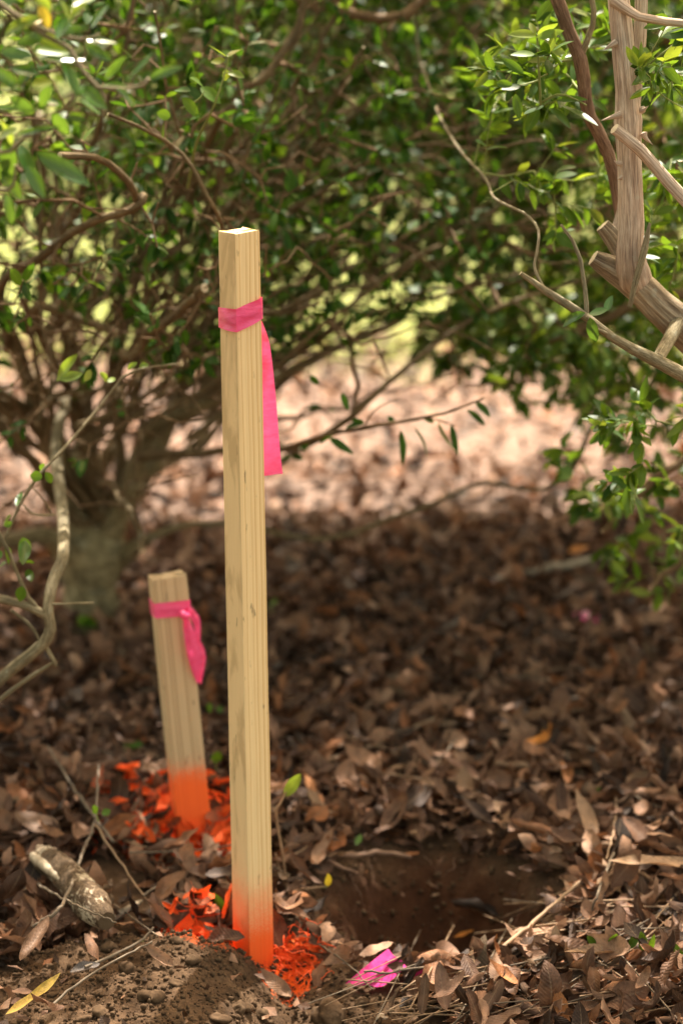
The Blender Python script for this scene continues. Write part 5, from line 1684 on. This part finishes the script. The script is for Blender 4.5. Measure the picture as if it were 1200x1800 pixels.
Yg = 3.3
sprig('thin sprout with a green leaf and an orange sprayed stem right of the tall stake',
      [[(505, 1569, 3.22, 2), (495, 1490, 3.22, 2.2), (484, 1430, 3.22, 2.6), (490, 1418, 3.22, 2.6), (503, 1392, 3.22, 1.8)], [(505, 1569, 3.22, 1.8), (540, 1562, 3.2, 1.6), (572, 1558, 3.2, 1.2)], [(504, 1568, 3.22, 1.4), (492, 1530, 3.22, 1.2), (484, 1500, 3.22, 1)]],
      [(500, 1400, 530, 1358, 3.22, 22)], M['dry_stem'], M['leaf_fresh'])
sprig('tiny sprout with a yellow leaf at the left rim of the pit', [[(560, 1560, 3.2, 1.3), (574, 1559, 3.2, 1), (576, 1552, 3.2, 1)]], [(577, 1558, 574, 1534, 3.2, 15)], M['stem_green'], M['leaf_yellow'])
for lab, lv in (('row of bright green sprigs low at the right corner', [(1048, 1665, 1028, 1645, 2.93, 16), (1072, 1660, 1082, 1638, 2.93, 18), (1105, 1668, 1120, 1640, 2.93, 16), (1132, 1672, 1122, 1636, 2.93, 20), (1140, 1676, 1148, 1640, 2.93, 12)]),
                ('single pointed green leaf at the right corner edge', [(1180, 1655, 1205, 1702, 2.92, 16)]),
                ('small green sprout at the very bottom of the soil heap', [(205, 1800, 198, 1782, 2.84, 16), (195, 1800, 214, 1788, 2.84, 12)]),
                ('low green leaf behind the left of the short stake', [(218, 1308, 252, 1310, 3.75, 16)]),
                ('pair of green leaves between the two stakes', [(378, 1340, 384, 1318, 3.6, 20), (372, 1250, 362, 1238, 3.8, 16), (392, 1250, 380, 1244, 3.8, 14)]),
                ('green weed at the foot of the olive shrub trunk', [(150, 1100, 140, 1082, 4.35, 22), (158, 1102, 168, 1088, 4.35, 20), (152, 1104, 156, 1080, 4.35, 18)]),
                ('small seedling on the bare upright twig', [(170, 1430, 162, 1415, 3.2, 14), (180, 1432, 194, 1424, 3.2, 14)]),
                ('green fragment at the upper edge of the soil heap', [(250, 1655, 282, 1655, 2.96, 8)]),
                ('narrow olive leaf leaning left of the tall stake foot', [(400, 1605, 370, 1568, 3.1, 16)]),
                ('blurred pale green leaf on the litter behind the tall stake', [(474, 1062, 490, 1056, 4.4, 14)]),
                ('green leaf speck among the litter right of the pit', [(1045, 1392, 1056, 1386, 3.5, 10)])):
    x0, y0, x1, y1, Y, w_ = lv[0]
    g = on_ground(x0 + 2, y0 + 12)
    sprig(lab, [[(x0, y0, Y, 1.2), (x0 + 1, y0 + 6, Y, 1.2), (x0 + 3, y0 + 14, Y, 1.2)]], lv, M['stem_green'], M['leaf_mid'])

# lawn far behind
mb = MB()
n = 26000
x = rng.uniform(-3.2, 3.2, n)
y = 6.9 + rng.random(n) ** 1.5 * 9
k = np.abs(x) < 0.17 * y + 0.4
x, y = x[k], y[k]
n = len(x)
d = np.stack([rng.normal(0, 0.5, n), rng.normal(0, 0.5, n), np.ones(n)], -1)
leaves(mb, np.stack([x, y, gh(x, y)], -1), d, np.stack([rng.standard_normal(n), rng.standard_normal(n), 0 * x], -1), rng.uniform(0.03, 0.08, n), 0.005, rng.normal(0.5, 0.4, n), 0.3, 0, 3, 2)
tag(mb.build('lawn_grass', M['grass']), 'sunlit lawn grass far behind the shrubs', 'grass', kind='stuff')


# ------------------------------------------------------------------ leafy shrubs beyond the lawn, and an unseen tree added to shade the left
def far_bush(name, cat, label, c, r, n, L, trunk_h, group=None, mats=('leaf_dark', 'leaf_mid')):
    root_ = empty(name, label, cat, group)
    m_ = MB()
    for k_ in range(7):
        a_ = k_ * 0.9 + rng.random()
        q = crom([(c[0] + 0.05 * math.cos(a_), c[1] + 0.05 * math.sin(a_), -0.05), (c[0] + 0.15 * r[0] * math.cos(a_), c[1] + 0.15 * r[1] * math.sin(a_), trunk_h), (c[0] + 0.6 * r[0] * math.cos(a_), c[1] + 0.6 * r[1] * math.sin(a_), c[2] + 0.5 * r[2])], 12)
        tube(m_, q, np.linspace(0.05, 0.012, 12), 7)
    m_.build('trunk', M['bark_twig'], root_)
    # clumps of leaves on an uneven crown
    nc = 130
    cc_ = ell(nc, (0, 0, 0), (1, 1, 1))
    cc_ = cc_ * (0.55 + 0.45 * rng.random((nc, 1))) / np.maximum(0.6, np.linalg.norm(cc_, axis=1, keepdims=True))
    cc_ = cc_ * np.array(r) + np.array(c)
    idx = rng.integers(0, nc, n)
    pos_ = cc_[idx] + rng.standard_normal((n, 3)) * 0.16 * np.mean(r)
    pos_ = pos_[pos_[:, 2] > 0.12]
    half = rng.random(len(pos_)) < 0.6
    for kk, mt in ((half, mats[0]), (~half, mats[1])):
        m_ = MB()
        d_ = rng.standard_normal((kk.sum(), 3)) + np.array([0, 0, -0.2])
        add_leaves(m_, pos_[kk], d_, L * 0.7, L * 1.3, (0.4, 0.6), 3, 2)
        m_.build('foliage', M[mt], root_)


G = 'shrubs beyond the lawn'
far_bush('far_shrub', 'shrub', 'blurred dark shrub beyond the lawn, seen through gaps above the tall stake', (-0.7, 12.2, 1.1), (1.3, 1.0, 1.3), 5200, 0.10, 0.5, G)
far_bush('far_shrub', 'shrub', 'blurred green shrub beyond the lawn, seen through gaps near the thorny limb', (1.5, 12.6, 1.2), (1.4, 1.0, 1.4), 5200, 0.10, 0.5, G)
far_bush('far_shrub', 'shrub', 'blurred shrub beyond the lawn, seen through gaps behind the leafy corner branch', (-2.9, 12.8, 1.2), (1.4, 1.0, 1.4), 4200, 0.10, 0.5, G)
far_bush('far_shrub', 'shrub', 'blurred yellowish shrub beyond the lawn, seen through gaps in the arching shrub', (0.4, 14.0, 1.5), (1.5, 1.0, 1.7), 5200, 0.11, 0.6, G, ('leaf_mid', 'leaf_fresh'))
far_bush('added_shade_tree', 'tree', 'unseen leafy tree added left of the lens to block sky light', (-3.3, 1.4, 2.6), (1.3, 2.2, 1.7), 9000, 0.12, 1.2)  # out of view, added to keep sky light off the stakes' left faces
